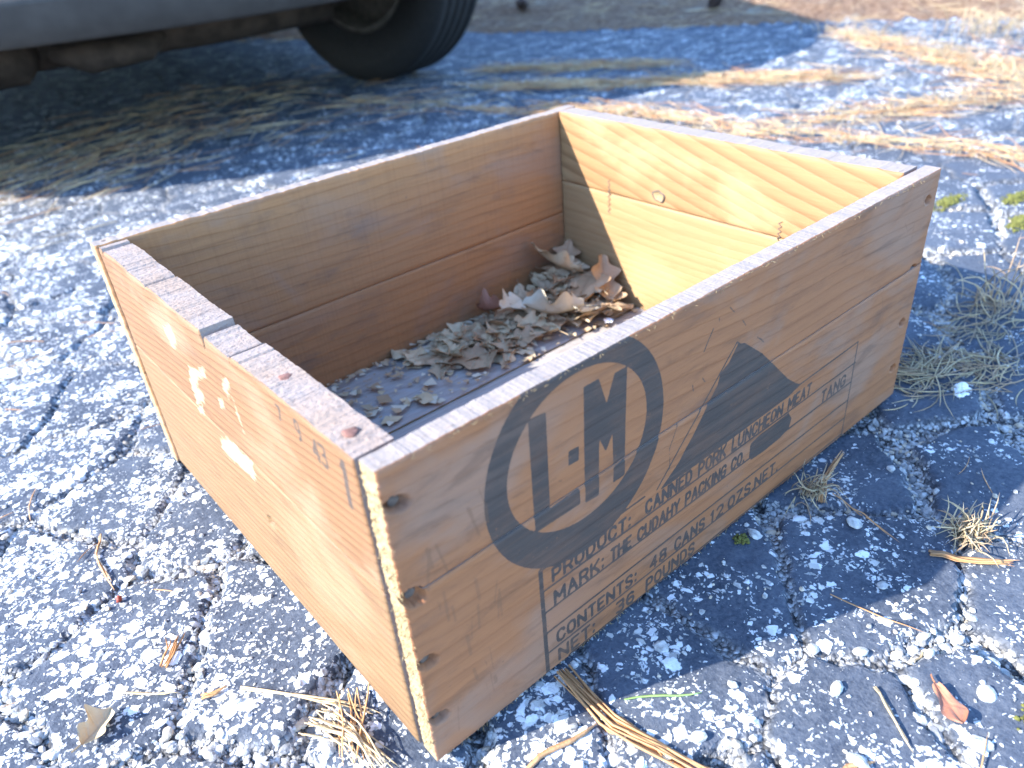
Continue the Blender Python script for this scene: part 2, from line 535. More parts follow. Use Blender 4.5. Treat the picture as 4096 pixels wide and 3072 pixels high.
cell_of = fid[:, 0]
pid, cnt = np.unique(cell_of[plate], return_counts=True)
vis_ids = []
for c, k in zip(pid, cnt):
    s = plate & (cell_of == c)
    if k > 40 and (s & seen).sum() > .3 * k:
        vis_ids.append((c, s))
taken = np.zeros(len(gq), bool)
for c, s in vis_ids:
    taken |= s
verge_sel = (fvg > 0.0) & (~taken)
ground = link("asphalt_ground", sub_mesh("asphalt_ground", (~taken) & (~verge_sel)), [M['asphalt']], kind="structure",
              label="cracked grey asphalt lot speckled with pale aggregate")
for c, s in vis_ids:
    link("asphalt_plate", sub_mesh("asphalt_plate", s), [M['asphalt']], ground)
verge = link("needle_verge", sub_mesh("needle_verge", verge_sel), [M['litter']], kind="structure",
             label="brown verge of fallen pine needles beyond the asphalt")


def ground_z(x, y):
    h = ground_field(np.atleast_1d(np.asarray(x, float)), np.atleast_1d(np.asarray(y, float)))[0]
    return h if np.ndim(x) else float(h[0])


# ------------------------------------------------------------------ wooden crate
CR = empty("wooden_crate", (0.25, 0.2, 0.), label="old pine packing crate with black stencilled lettering standing on the asphalt", category="crate")
CR_INV = Vector((-.25, -.2, 0))
GLY = {
    'A': (.95, [[(0, 0), (.5, 1), (1, 0)], [(.2, .34), (.8, .34)]]),
    'C': (.85, [[(1, .76), (.85, .95), (.5, 1), (.12, .9), (0, .65), (0, .35), (.12, .1), (.5, 0), (.85, .05), (1, .24)]]),
    'D': (.9, [[(0, 0), (0, 1), (.6, 1), (.92, .8), (1, .5), (.92, .2), (.6, 0), (0, 0)]]),
    'E': (.75, [[(1, 0), (0, 0), (0, 1), (1, 1)], [(0, .52), (.8, .52)]]),
    'G': (.9, [[(1, .78), (.82, .97), (.5, 1), (.12, .9), (0, .65), (0, .35), (.12, .1), (.5, 0), (.85, .05), (1, .2), (1, .45), (.6, .45)]]),
    'H': (.9, [[(0, 0), (0, 1)], [(1, 0), (1, 1)], [(0, .5), (1, .5)]]),
    'I': (.12, [[(.5, 0), (.5, 1)]]),
    'K': (.9, [[(0, 0), (0, 1)], [(1, 1), (.05, .42)], [(.35, .6), (1, 0)]]),
    'L': (.75, [[(0, 1), (0, 0), (1, 0)]]),
    'M': (1.1, [[(0, 0), (0, 1), (.5, .3), (1, 1), (1, 0)]]),
    'N': (.95, [[(0, 0), (0, 1), (1, 0), (1, 1)]]),
    'O': (.9, [[(.5, 1), (.12, .9), (0, .65), (0, .35), (.12, .1), (.5, 0), (.88, .1), (1, .35), (1, .65), (.88, .9), (.5, 1)]]),
    'P': (.85, [[(0, 0), (0, 1), (.7, 1), (.97, .88), (1, .72), (.94, .52), (.7, .43), (0, .43)]]),
    'R': (.88, [[(0, 0), (0, 1), (.7, 1), (.97, .88), (1, .72), (.94, .54), (.7, .46), (0, .46)], [(.6, .46), (1, 0)]]),
    'S': (.85, [[(.96, .8), (.8, .97), (.5, 1), (.15, .95), (.02, .75), (.15, .58), (.85, .42), (.98, .25), (.85, .05), (.5, 0), (.18, .04), (.02, .2)]]),
    'T': (.8, [[(0, 1), (1, 1)], [(.5, 0), (.5, 1)]]),
    'U': (.9, [[(0, 1), (0, .3), (.12, .08), (.5, 0), (.88, .08), (1, .3), (1, 1)]]),
    'Y': (.9, [[(0, 1), (.5, .5), (1, 1)], [(.5, .5), (.5, 0)]]),
    'Z': (.85, [[(0, 1), (1, 1), (0, 0), (1, 0)]]),
    '1': (.35, [[(0, .75), (.6, 1), (.6, 0)]]),
    '2': (.8, [[(0, .8), (.2, .97), (.5, 1), (.9, .9), (.97, .7), (.85, .5), (0, 0), (1, 0)]]),
    '3': (.8, [[(0, 1), (.9, 1), (1, .8), (.85, .56), (.4, .53)], [(.85, .53), (1, .3), (.88, .05), (.4, 0), (0, .1)]]),
    '4': (.85, [[(.75, 0), (.75, 1), (0, .3), (1, .3)]]),
    '6': (.8, [[(.95, .85), (.6, 1), (.15, .9), (0, .6), (0, .25), (.2, .02), (.8, .02), (1, .25), (.9, .5), (.5, .55), (.05, .45)]]),
    '7': (.75, [[(0, 1), (1, 1), (.35, 0)]]),
    '8': (.82, [[(.5, .54), (.1, .62), (.05, .9), (.5, 1), (.95, .9), (.9, .62), (.5, .54), (.05, .4), (0, .12), (.5, 0), (1, .12), (.95, .4), (.5, .54)]]),
    '9': (.8, [[(.95, .5), (.5, .42), (.05, .6), (.05, .9), (.5, 1), (.95, .9), (1, .6), (.9, .2), (.4, 0)]]),
    '.': (.12, [[(.5, 0), (.5, .06)]]),
    ':': (.12, [[(.5, .08), (.5, .16)], [(.5, .68), (.5, .76)]]),
    '-': (.35, [[(0, .5), (1, .5)]]),
    ' ': (.45, []),
}


def text_prims(s, x0, x1, z0, h, hw, gap=.30, z1=None):
    """stroke segments (mm) that write s between x0 and x1"""
    adv = [GLY[c][0] for c in s]
    tot = sum(adv) + gap * (len(s) - 1)
    k = (x1 - x0) / tot
    out = []; x = x0
    for c, a in zip(s, adv):
        for line in GLY[c][1]:
            for (ax, ay), (bx, by) in zip(line[:-1], line[1:]):
                zz = z0 if z1 is None else z0 + (z1 - z0) * (x - x0) / (x1 - x0)
                out.append(('s', x + ax * a * k, zz + ay * h, x + bx * a * k, zz + by * h, hw))
        x += (a + gap) * k
    return out


def sdf(X, Z, prims, init=-6.):
    out = np.full(X.shape, init)
    for p in prims:
        if p[0] == 's':
            _, x1, z1, x2, z2, hw = p
            m = (X > min(x1, x2) - hw - 2) & (X < max(x1, x2) + hw + 2) & (Z > min(z1, z2) - hw - 2) & (Z < max(z1, z2) + hw + 2)
            if not m.any():
                continue
            px = X[m] - x1; pz = Z[m] - z1; dx = x2 - x1; dz = z2 - z1
            t = np.clip((px * dx + pz * dz) / (dx * dx + dz * dz + 1e-9), 0, 1)
            out[m] = np.maximum(out[m], hw - np.hypot(px - t * dx, pz - t * dz))
        elif p[0] == 'p':
            P = np.array(p[1], float)
            m = (X > P[:, 0].min() - 3) & (X < P[:, 0].max() + 3) & (Z > P[:, 1].min() - 3) & (Z < P[:, 1].max() + 3)
            if not m.any():
                continue
            x = X[m]; z = Z[m]
            d = np.full(x.shape, 1e9); ins = np.zeros(x.shape, bool)
            for (ax, az), (bx, bz) in zip(P, np.roll(P, -1, 0)):
                dx, dz = bx - ax, bz - az
                t = np.clip(((x - ax) * dx + (z - az) * dz) / (dx * dx + dz * dz), 0, 1)
                d = np.minimum(d, np.hypot(x - ax - t * dx, z - az - t * dz))
                cr = ((az > z) != (bz > z)) & (x < (bx - ax) * (z - az) / (bz - az + 1e-12) + ax)
                ins ^= cr
            out[m] = np.maximum(out[m], np.where(ins, d, -d) + (p[2] if len(p) > 2 else 0.))
        elif p[0] == 'e':
            _, cx, cz, a, b, cz2, a2, b2 = p
            ro = np.hypot((X - cx) / a, (Z - cz) / b); ri = np.hypot((X - cx) / a2, (Z - cz2) / b2)
            out = np.maximum(out, np.minimum((1 - ro) * min(a, b), (ri - 1) * min(a2, b2)))
    return out


FRONT_INK = [('e', 122., 145., 65., 67., 149., 50.5, 47.),
             ('p', [(88.5, 184), (98.5, 183), (97.3, 123), (118.5, 123.7), (118.8, 114.5), (87.6, 114.8)], .8),
             ('p', [(112.7, 152.5), (120.3, 152), (119.8, 143), (112.3, 143.4)]),
             ('p', [(125.5, 185), (135, 185), (141, 166), (147.5, 183), (155.8, 183), (154.2, 126), (146.2, 125.5), (146.0, 149), (140., 139), (134.6, 152), (133., 112), (123.9, 112.5)], .8),
             ('p', [(146., 123), (154.2, 124), (154, 113.8), (145.6, 113.6)], .6),
             ('p', [(187, 83), (203, 94), (217, 109), (228, 123), (238, 134), (240, 141), (248, 145), (255.5, 154.5), (262, 152.5), (283, 136), (301, 118), (318, 101), (329, 92.5), (336, 88), (322, 85), (260, 83.5), (215, 83)], .5),
             ('p', [(281, 66), (290, 68), (326, 69), (331, 62), (329, 54), (318, 51), (300, 50), (283, 51)]),
             ('s', 183, 85, 254.4, 156.8, .7), ('s', 254.4, 156.8, 262, 149.5, .7),
             ('s', 201, 126, 193.6, 110, .45), ('s', 193.6, 110, 194.3, 95, .45),
             # boxed table
             ('s', 87.8, 86, 87.8, .5, 1.6), ('s', 414., 90, 414.6, 3, .8),
             ('s', 87.8, 86, 172, 86.3, .82), ('s', 320, 88, 414, 90, .82),
             ('s', 87.8, 69.3, 415.5, 71, .82), ('s', 87.8, 52., 414., 54.3, .82), ('s', 87.8, 35.2, 413.6, 37., .82),
             ('s', 87.8, 18., 414.2, 20., .82), ('s', 105, 2.4, 414.4, 4., .82)]
H9 = 9.2
for s_, a_, b_, z_, z1_ in [("PRODUCT:", 96.5, 159, 72, 71.), ("CANNED PORK LUNCHEON MEAT", 173.5, 352, 72, 72.8), ("MARK:", 97, 136, 54.2, 54.), ("THE CUDAHY PACKING CO. I", 143, 282, 54., 55.),
                            ("TANG", 371, 403.5, 56, 56.5), ("CONTENTS:", 97, 165, 21, 20.6), ("48", 179, 194, 20.8, 20.7), ("CANS", 203.5, 234, 20.8, 20.7), ("12", 241.5, 254.5, 20.6, 20.5),
                            ("OZS.", 261, 290, 20.5, 20.5), ("NET.", 292, 320, 20.6, 20.8), ("NET:", 97.5, 127, 5.2, 4.8), ("36", 147.5, 163, 4.8, 4.8), ("POUNDS", 175.5, 224, 4.8, 5.)]:
    FRONT_INK += text_prims(s_, a_, b_, z_, H9, 1.12, .46, z1_)
# overspray marks by the mountain and scratches
for a_ in [(221.6, 164, 229.5, 176), (234.2, 181, 234.8, 179), (243.9, 184, 249, 179), (258, 170, 262, 165), (279, 149, 284, 144), (276, 151, 281, 147), (212.6, 146, 214, 141), (222, 146, 225, 142)]:
    FRONT_INK.append(('s', *a_, .55))
SCR = []
rs = random.Random(3)
for i in range(26):
    x = rs.uniform(22, 60); z = rs.uniform(30, 165); l = rs.uniform(4, 22); a_ = rs.uniform(-.5, .5)
    SCR.append(('s', x, z, x + math.sin(a_) * l * .5, z - l, rs.uniform(.3, 1.3)))
for i in range(16):
    x = rs.uniform(60, 490); z = rs.uniform(10, 190); l = rs.uniform(2, 12); a_ = rs.uniform(-1.2, 1.2)
    SCR.append(('s', x, z, x + math.cos(a_) * l, z + math.sin(a_) * l, rs.uniform(.15, .45)))
for p_ in [(455, 171, 462, 163), (462, 163, 471, 164), (471, 166, 472, 152), (478, 186, 480, 178), (440, 118, 444, 108)]:
    SCR.append(('s', *p_, .7))

LEFT_INK = text_prims("1", 24.5, 29.5, 172, 20, 1.5) + text_prims("34", 45.5, 57, 179, 11.5, .9)
LEFT_INK = [('s', 29., 166, 27.0, 192, 2.0), ('s', 27.0, 191.5, 29.6, 188.5, 1.5)]
# numerals read from the viewer's side: +y runs to the viewer's left, so mirror in y


def mirrored(s, y_left, y_right, z0, h, hw):
    out = []
    for p in text_prims(s, -y_left, -y_right, z0, h, hw):
        out.append(('s', -p[1], p[2], -p[3], p[4], p[5]))
    return out


LEFT_INK += mirrored("43", 57, 44.5, 178.5, 12.5, 1.05) + mirrored("9", 73, 68.5, 181.5, 12, .95) + mirrored("7", 92.5, 88, 184, 8.5, .9)
LEFT_PAT = [('p', P_) for P_ in [
    [(267.3, 174.4), (247.7, 183.1), (243.8, 177.1), (246.5, 168.7), (261.8, 159.1), (265.8, 165.4)],
    [(235.3, 158.0), (217.4, 161.4), (197.6, 171.3), (202.5, 162.1), (219.7, 153.0), (232.9, 141.6), (221.2, 142.8), (226.9, 132.4), (248.6, 121.5), (247.9, 131.0), (246.1, 141.9)],
    [(235.9, 126.3), (236.2, 120.0), (249.2, 111.8), (251.1, 118.3)], [(171.2, 173.5), (159.4, 180.1), (158.3, 173.8), (170.0, 161.7), (175.4, 164.7)],
    [(192.0, 151.9), (181.7, 155.6), (183.7, 148.3), (194.9, 142.2)],
    [(219.2, 107.5), (200.2, 117.2), (184.3, 117.3), (162.7, 119.0), (164.1, 104.4), (173.5, 98.0), (192.2, 98.9), (211.0, 95.0), (222.9, 96.1)],
    [(161.2, 167.6), (159.3, 157.3), (158.7, 142.7), (161., 141.3), (161.5, 146.7), (162.6, 160.0)]]]


def plank(O, A, B, Nn, La, Wb, T, step, mats, sides=(1, 1, 1, 1), disp=None, fray=(.0006, .0006, .0006, .0006), notch=None,
          seed=0, ink=None, pat=None, scr=None, label=None, gtilt=0., fall=.009):
    """one board: the main face is a fine relief grid, the edges are frayed"""
    O, A, B, Nn = (np.array(v, float) for v in (O, A, B, Nn))
    na = max(8, int(round(La / step))); nb = max(6, int(round(Wb / step)))
    a, b = np.meshgrid(np.linspace(0, La, na + 1), np.linspace(0, Wb, nb + 1), indexing='ij')
    f = [fr * 2 for fr in fray]
    n = lambda t, s: .5 * (fbm(t * 45, t * 0 + s, seed * 7 + s, 3) - .5) + .3 * (fbm(t * 260, t * 0 + s, seed * 7 + s + 3, 2) - .5) + .5 * (fbm(t * 900, t * 0 + s, seed * 5 + s, 2) - .5) * vnoise(t * 120, t * 0 + s, seed)
    a2 = a + f[0] * n(b, 1) * np.clip(1 - a / fall, 0, 1) + f[2] * n(b, 2) * np.clip(1 - (La - a) / fall, 0, 1)
    b2 = b + f[3] * n(a, 3) * np.clip(1 - b / fall, 0, 1) + f[1] * n(a, 4) * np.clip(1 - (Wb - b) / fall, 0, 1)
    if notch is not None:
        b2 = b2 - notch(a) * np.clip((b - (Wb - .045)) / .045, 0, 1)
    d = .00045 * (fbm(a * 14, b * 90, seed + 40, 3) - .5)
    r = .0022                                            # worn arrises
    ed = np.minimum(np.minimum(a, La - a), np.minimum(b, Wb - b))
    d = d - .0009 * np.clip(1 - ed / r, 0, 1) ** 2
    if disp is not None:
        d = d + disp(O, a, b)
    P = O + a2[..., None] * A + b2[..., None] * B + d[..., None] * Nn
    nv = (na + 1) * (nb + 1)
    idx = np.arange(nv).reshape(na + 1, nb + 1)
    q = np.stack([idx[:-1, :-1], idx[1:, :-1], idx[1:, 1:], idx[:-1, 1:]], -1).reshape(-1, 4)
    sideA = np.concatenate([idx[:, 0], idx[-1, 1:], idx[-2::-1, -1], idx[0, -2:0:-1]])      # ring
    seg = np.concatenate([np.full(na, 3), np.full(nb, 2), np.full(na, 1), np.full(nb, 0)])
    m = len(sideA)
    af, bf = a2.ravel()[sideA], b2.ravel()[sideA]
    back = O + af[:, None] * A + bf[:, None] * B - T * Nn
    mid = O + af[:, None] * A + bf[:, None] * B - T * .5 * Nn + (RNG.random((m, 1)) - .5) * .00015 * (A + B)
    V = np.concatenate([P.reshape(-1, 3), mid, back])
    r0 = sideA; r1 = nv + np.arange(m); r2 = nv + m + np.arange(m)
    s1 = np.stack([r0, r1, np.roll(r1, -1), np.roll(r0, -1)], -1)
    s2 = np.stack([r1, r2, np.roll(r2, -1), np.roll(r1, -1)], -1)
    flip = np.dot(np.cross(A, B), Nn) < 0
    allq = np.concatenate([q, s1, s2])
    ng = r2[::-1]
    if flip:
        allq = allq[:, ::-1]; ng = r2
    flat = np.concatenate([allq.ravel(), ng])
    starts = np.concatenate([np.arange(0, allq.size, 4), [allq.size]])
    ms = np.asarray(sides)[seg]
    midx = np.concatenate([np.zeros(len(q)), ms, ms, [0]]).astype(int)
    sm = np.concatenate([np.ones(len(q)), np.zeros(2 * m + 1)]).astype(bool)
    aa = np.concatenate([a2.ravel(), af, af]); bb = np.concatenate([b2.ravel(), bf, bf])
    dd = np.concatenate([np.zeros(nv), np.full(m, -T / 2), np.full(m, -T)])
    off = np.array([(seed * .37) % 3, (seed * .113) % .04 - .02, 0])
    gc = np.stack([aa, bb - Wb / 2, dd], -1) + off
    att = {'gc': gc}
    if ink is not None:
        att['ink'] = np.concatenate([ink(V[:nv]), np.full(2 * m, -6.)])
        att['scr'] = np.concatenate([scr(V[:nv]) if scr else np.full(nv, -6.), np.full(2 * m, -6.)])
    if pat is not None:
        att['pat'] = np.concatenate([pat(V[:nv]), np.full(2 * m, -6.)])
    V = V + np.array(CR_INV)
    me = mesh_np("plank", V, flat, starts, att, sm, midx)
    o = link("plank", me, mats, CR)
    if label:
        o['label'] = label
    return o


HZ = .2003
def hole_disp(holes, r=.0054, depth=.006):
    def f(O, a, b):
        d = np.zeros(a.shape)
        for (ha, hb, k) in holes:
            rr = np.hypot((a - ha) / (r * 1.15 * k), (b - hb + .25 * (a - ha)) / (r * .8 * k)) + .22 * (vnoise(a * 900, b * 900, 12) - .5)
            d -= depth * sstep(1.08, .78, rr)
        return d
    return f


FM = [M['front'], M['edge_grey'], M['edge_fresh']]
fi = lambda V: sdf(V[:, 0] * 1000, V[:, 2] * 1000, FRONT_INK)
fs = lambda V: sdf(V[:, 0] * 1000, V[:, 2] * 1000, SCR)
X0 = .0063
plank((X0, 0, .0006), (1, 0, 0), (0, 0, 1), (0, -1, 0), .5 - X0, .1240, .0128, .0009, FM, (2, 1, 1, 1), hole_disp([(.0064, .0331, 1), (.0064, .0776, 1), (.4797, .0771, .8), (.4805, .0331, .8), (.0062, .1221, 1.1)]),
      (.0015, .0003, .0015, .0012), seed=1, ink=fi, scr=fs, label="lower front plank stencilled with contents lines")
plank((X0, 0.0003, .12485), (1, 0, 0), (0, 0, 1), (0, -1, 0), .5 - X0, HZ - .12485, .0128, .0009, FM, (2, 1, 1, 1), hole_disp([(.0072, .0545, 1.05), (.4797, .055, .8), (.0062, .0005, 1.), (.4797, .0, .8)]),
      (.0018, .0007, .0015, .0003), seed=2, ink=fi, scr=fs, label="upper front plank with ring emblem and mountain shape")
LM = [M['left'], M['edge_end'], M['edge_grey']]
li = lambda V: sdf(V[:, 1] * 1000, V[:, 2] * 1000, LEFT_INK)
lp = lambda V: sdf(V[:, 1] * 1000, V[:, 2] * 1000, LEFT_PAT, -30.)
XL = .0050
YA, YB = .0164, .3829


def left_notch(a):
    y = a + YA
    d = .011 * sstep(.0022, .0012, np.abs(y - .1845 - .0006 * np.sin(a * 900))) + .006 * sstep(.0012, .0005, np.abs(y - .145))
    d = d + .0022 * sstep(.0, .004, y - .1450) * sstep(.185, .181, y) + .0016 * (fbm(y * 60, y * 0, 15, 3) - .4)
    d = d + .004 * sstep(.0035, .0015, np.abs(y - .281)) * .4 + .005 * sstep(.003, .001, np.abs(y - .3735))
    return d


plank((XL, YA, .0006), (0, 1, 0), (0, 0, 1), (-1, 0, 0), YB - YA, .1174, .021, .0014, [M['left2']] + LM[1:], (2, 1, 2, 1), hole_disp([(.147, .070, 1.)], .005, .003), (.0005, .0003, .0005, .001), seed=3, ink=li, pat=lp,
      label="lower left end plank, pale and sunlit")
plank((XL, YA, .1182), (0, 1, 0), (0, 0, 1), (-1, 0, 0), YB - YA, HZ - .0008 - .1182, .021, .0012, LM, (2, 1, 2, 1), None, (.0005, .0016, .0005, .0003), notch=left_notch, seed=4, ink=li, pat=lp,
      label="upper left end plank with torn paper remnants and small stamped numerals")
BM = [M['back'], M['edge_grey'], M['edge_fresh']]
YBk = .3836
plank((.0035, YBk, .0006), (1, 0, 0), (0, 0, 1), (0, -1, 0), .4965, .0891, .0128, .0022, BM, (2, 1, 1, 1), None, (.001, .0003, .001, .0008), seed=5)
plank((.0035, YBk, .08985), (1, 0, 0), (0, 0, 1), (0, -1, 0), .4965, HZ - .08985, .0128, .0022, BM, (2, 1, 1, 1), None, (.001, .0012, .001, .0003), seed=6)
RM = [M['right'], M['edge_grey'], M['edge_grey']]
plank((.473, YA, .0006), (0, 1, 0), (0, 0, 1), (-1, 0, 0), YB - YA, .1258, .021, .0022, [M['right2']] + RM[1:], (1, 1, 1, 1), None, (.0005, .0003, .0005, .001), seed=7)
rtop = plank((.473, YA, .12655), (0, 1, 0), (0, 0, 1), (-1, 0, 0), YB - YA, HZ - .12655, .021, .0022, RM, (1, 1, 1, 1), None, (.0005, .0012, .0005, .0003), seed=8,
             label="upper right end plank with bold grain and a knot")
FLM = [M['floor'], M['edge_fresh'], M['edge_grey']]
for k, (y0, y1) in enumerate([(.0136, .0900), (.0918, .1810), (.1830, .2700), (.2728, .3826)]):
    plank((.0285, y0, .0094 - .0005 * (k % 2)), (1, 0, 0), (0, 1, 0), (0, 0, 1), .4435, y1 - y0, .0084, .0035, FLM, (1, 1, 1, 1), None, (.001, .0005, .001, .0012), seed=11 + k)


def disc_mesh(name, r, h, seg=14, jit=.12, seed=0):
    rs = random.Random(seed)
    V = []; F = []
    rad = [r * (1 + rs.uniform(-jit, jit)) for _ in range(seg)]
    for (k, z) in ((.92, 0), (1., h * .55), (.72, h), (0.0, h * 1.12)):
        for i in range(seg):
            t = 2 * math.pi * i / seg
            V.append((rad[i] * k * math.cos(t), rad[i] * k * math.sin(t), z + rs.uniform(-.06, .06) * h))
    for l in range(3):
        for i in range(seg):
            j = (i + 1) % seg
            F.append((l * seg + i, l * seg + j, (l + 1) * seg + j, (l + 1) * seg + i))
    return mesh_k(name, V, F, None, True)


nail_me = disc_mesh("nail", .0040, .0010, jit=.2, seed=1)
nail_me.materials.append(M['rust'])
for (x, y, z) in [(.0165, .1010, HZ - .0014), (.0150, .0340, HZ - .0012)]:
    o = link("nail", nail_me, (), CR, Vector((x, y, z)) + CR_INV, (0, 0, x * 100)); o['label'] = "rusty nail head in the top of the left end"
nail2 = disc_mesh("nail", .0030, .0008, seed=2)
nail2.materials.append(M['dark_iron'])
link("nail", nail2, (), CR, Vector((.484, .062, HZ - .0014)) + CR_INV)
link("nail", nail2, (), CR, Vector((.0125 + X0 * 0, .392, HZ - .001)) + CR_INV)
for (x, z) in [(.0125, .0337), (.0125, .0782), (.0122, .1245), (.0133, .1794), (.486, .0777), (.4868, .0337), (.486, .1245), (.486, .1799)]:
    link("nail", nail2, (), CR, Vector((x, .0042, z)) + CR_INV, (math.pi / 2, 0, 0))


def fastener(y, z0, z1):
    n = 14; V = []; F = []
    for i in range(n + 1):
        z = z0 + (z1 - z0) * i / n
        dy = .0016 * (1 if i % 2 else -1)
        for (w, x) in ((-.0005, .4724), (.0005, .4724), (.0005, .4760), (-.0005, .4760)):
            V.append((x - .25, y + dy + w - .2, z))
    for i in range(n):
        for k in range(4):
            F.append((i * 4 + k, i * 4 + (k + 1) % 4, i * 4 + 4 + (k + 1) % 4, i * 4 + 4 + k))
    link("corrugated_fastener", mesh_k("corrugated_fastener", V, F), [M['dark_iron']], CR)


fastener(.311, .105, .141)
fastener(.111, .110, .142)


def knot():
    V = []; F = []; seg = 22
    rs = random.Random(5)
    for k, (r, x) in enumerate([(.0064, .4728), (.0062, .4718), (.0050, .4720), (.0046, .4727), (0., .4728)]):
        for i in range(seg):
            t = 2 * math.pi * i / seg
            rr = r * (1 + .16 * math.sin(2 * t + 1) + .08 * math.sin(5 * t))
            V.append((x - .25, .245 - .2 + rr * 1.1 * math.cos(t), .137 + rr * math.sin(t)))
    for l in range(4):
        for i in range(seg):
            j = (i + 1) % seg
            F.append((l * seg + i, l * seg + j, (l + 1) * seg + j, (l + 1) * seg + i))
    o = link("knot", mesh_k("knot", V, F, None, True, np.repeat([0, 0, 1, 1], seg)), [M['dark_iron'], M['edge_fresh']], CR)


knot()


def sliver_mass(name, items, mat, parent=None, **props):
    """items: list of (polyline points, radius) -> one mesh of thin three-sided tapered strands"""
    V = []; F = []
    for pts, r in items:
        pts = [Vector(p) for p in pts]
        n = len(pts); base = len(V)
        for i, p in enumerate(pts):
            t = (pts[min(i + 1, n - 1)] - pts[max(i - 1, 0)]).normalized()
            u = t.cross(Vector((.13, .21, .97)))
            if u.length < 1e-3:
                u = t.cross(Vector((1, 0, 0)))
            u.normalize(); w = t.cross(u)
            k = r * (.55 + .45 * math.sin(math.pi * min(1., (i + .8) / n))) if i < n - 1 else r * .12
            for j in range(3):
                a = 2.0944 * j
                V.append(p + u * (k * math.cos(a)) + w * (k * math.sin(a)))
        for i in range(n - 1):
            for j in range(3):
                j2 = (j + 1) % 3
                F.append((base + i * 3 + j, base + i * 3 + j2, base + i * 3 + 3 + j2, base + i * 3 + 3 + j))
    me = mesh_k(name, np.array(V), F, None, True)
    return link(name, me, [mat] if not isinstance(mat, list) else mat, parent, **props)


it = []
rs = random.Random(9)
for i in range(420):                     # frayed corner of the front board
    z = rs.uniform(.01, .199); l = rs.uniform(.0008, .0042)
    p = Vector((X0 + rs.uniform(-.0008, .0012), rs.uniform(-.0004, .012), z)) + CR_INV
    dv = Vector((rs.uniform(-.9, .1), rs.uniform(-1.0, .1), rs.uniform(-.5, .5))).normalized()
    it.append(([p, p + dv * l * .5, p + dv * l + Vector((0, 0, rs.uniform(-.4, .4) * l))], rs.uniform(.00012, .00035)))
for i in range(150):                     # top edge fibres
    x = rs.uniform(.01, .49); l = rs.uniform(.0008, .003)
    p = Vector((x, rs.uniform(-.0008, .001), HZ + rs.uniform(-.002, .0))) + CR_INV
    dv = Vector((rs.uniform(-1, 1), rs.uniform(-.8, -.1), rs.uniform(-.5, .6))).normalized()
    it.append(([p, p + dv * l * .5, p + dv * l], rs.uniform(.0001, .0002)))
for i in range(110):                     # bottom edge
    x = rs.uniform(.01, .49); l = rs.uniform(.001, .004)
    p = Vector((x, rs.uniform(-.0004, .0006), .0018)) + CR_INV
    dv = Vector((rs.uniform(-1, 1), rs.uniform(-.5, -.0), rs.uniform(-1., .2))).normalized()
    it.append(([p, p + dv * l * .5, p + dv * l], rs.uniform(.0001, .00028)))
sliver_mass("wood_fibre", it, M['edge_fresh'], CR, kind="stuff")

# ------------------------------------------------------------------ stones and gravel
def ico():
    t = (1 + 5 ** .5) / 2
    v = np.array([(-1, t, 0), (1, t, 0), (-1, -t, 0), (1, -t, 0), (0, -1, t), (0, 1, t), (0, -1, -t), (0, 1, -t), (t, 0, -1), (t, 0, 1), (-t, 0, -1), (-t, 0, 1)], float)
    v /= np.linalg.norm(v[0])
    f = np.array([(0, 11, 5), (0, 5, 1), (0, 1, 7), (0, 7, 10), (0, 10, 11), (1, 5, 9), (5, 11, 4), (11, 10, 2), (10, 7, 6), (7, 1, 8), (3, 9, 4), (3, 4, 2), (3, 2, 6), (3, 6, 8), (3, 8, 9),
                  (4, 9, 5), (2, 4, 11), (6, 2, 10), (8, 6, 7), (9, 8, 1)])
    return v, f


IV, IF = ico()


def ico2():
    V = [tuple(x) for x in IV]; cache = {}; F = []

    def mid(a, b):
        k = (min(a, b), max(a, b))
        if k not in cache:
            m = (np.array(V[a]) + np.array(V[b])); m /= np.linalg.norm(m)
            cache[k] = len(V); V.append(tuple(m))
        return cache[k]
    for a, b, c in IF:
        x, y, z = mid(a, b), mid(b, c), mid(c, a)
        F += [(a, x, z), (b, y, x), (c, z, y), (x, y, z)]
    return np.array(V), np.array(F)


IV2, IF2 = ico2()


def in_view(x, y, z=0., m=.03):
    r = np.stack([x, y, np.zeros_like(x) + z], -1) - np.array(CAM_POS)
    zc = r @ np.array(FWD)
    return (zc > .05) & (np.abs(r @ np.array(RIGHT) / zc) < .666 + m) & (np.abs(r @ np.array(DOWN) / zc) < .5 + m)


def off_crate(x, y, m=.003):
    return ~((x > -m) & (x < .5 + m) & (y > -m) & (y < .397 + m))


stone_me = []
for k in range(9):
    r_ = np.random.default_rng(k + 50)
    v = IV2 * (1 + .5 * (fbm(IV2[:, :1] * 1.7 + 9 * k, IV2[:, 1:2] * 1.7 + IV2[:, 2:] * 1.3, k, 2) - .5) + r_.uniform(-.07, .07, (len(IV2), 1)))
    v *= np.array([1., r_.uniform(.55, .9), r_.uniform(.35, .6)])
    me = mesh_k("stone", v, IF2, None, False)
    me.materials.append([M['stone'], M['stone'], M['stone2'], M['stone'], M['stone3'], M['stone'], M['stone2'], M['stone'], M['stone']][k])
    stone_me.append(me)

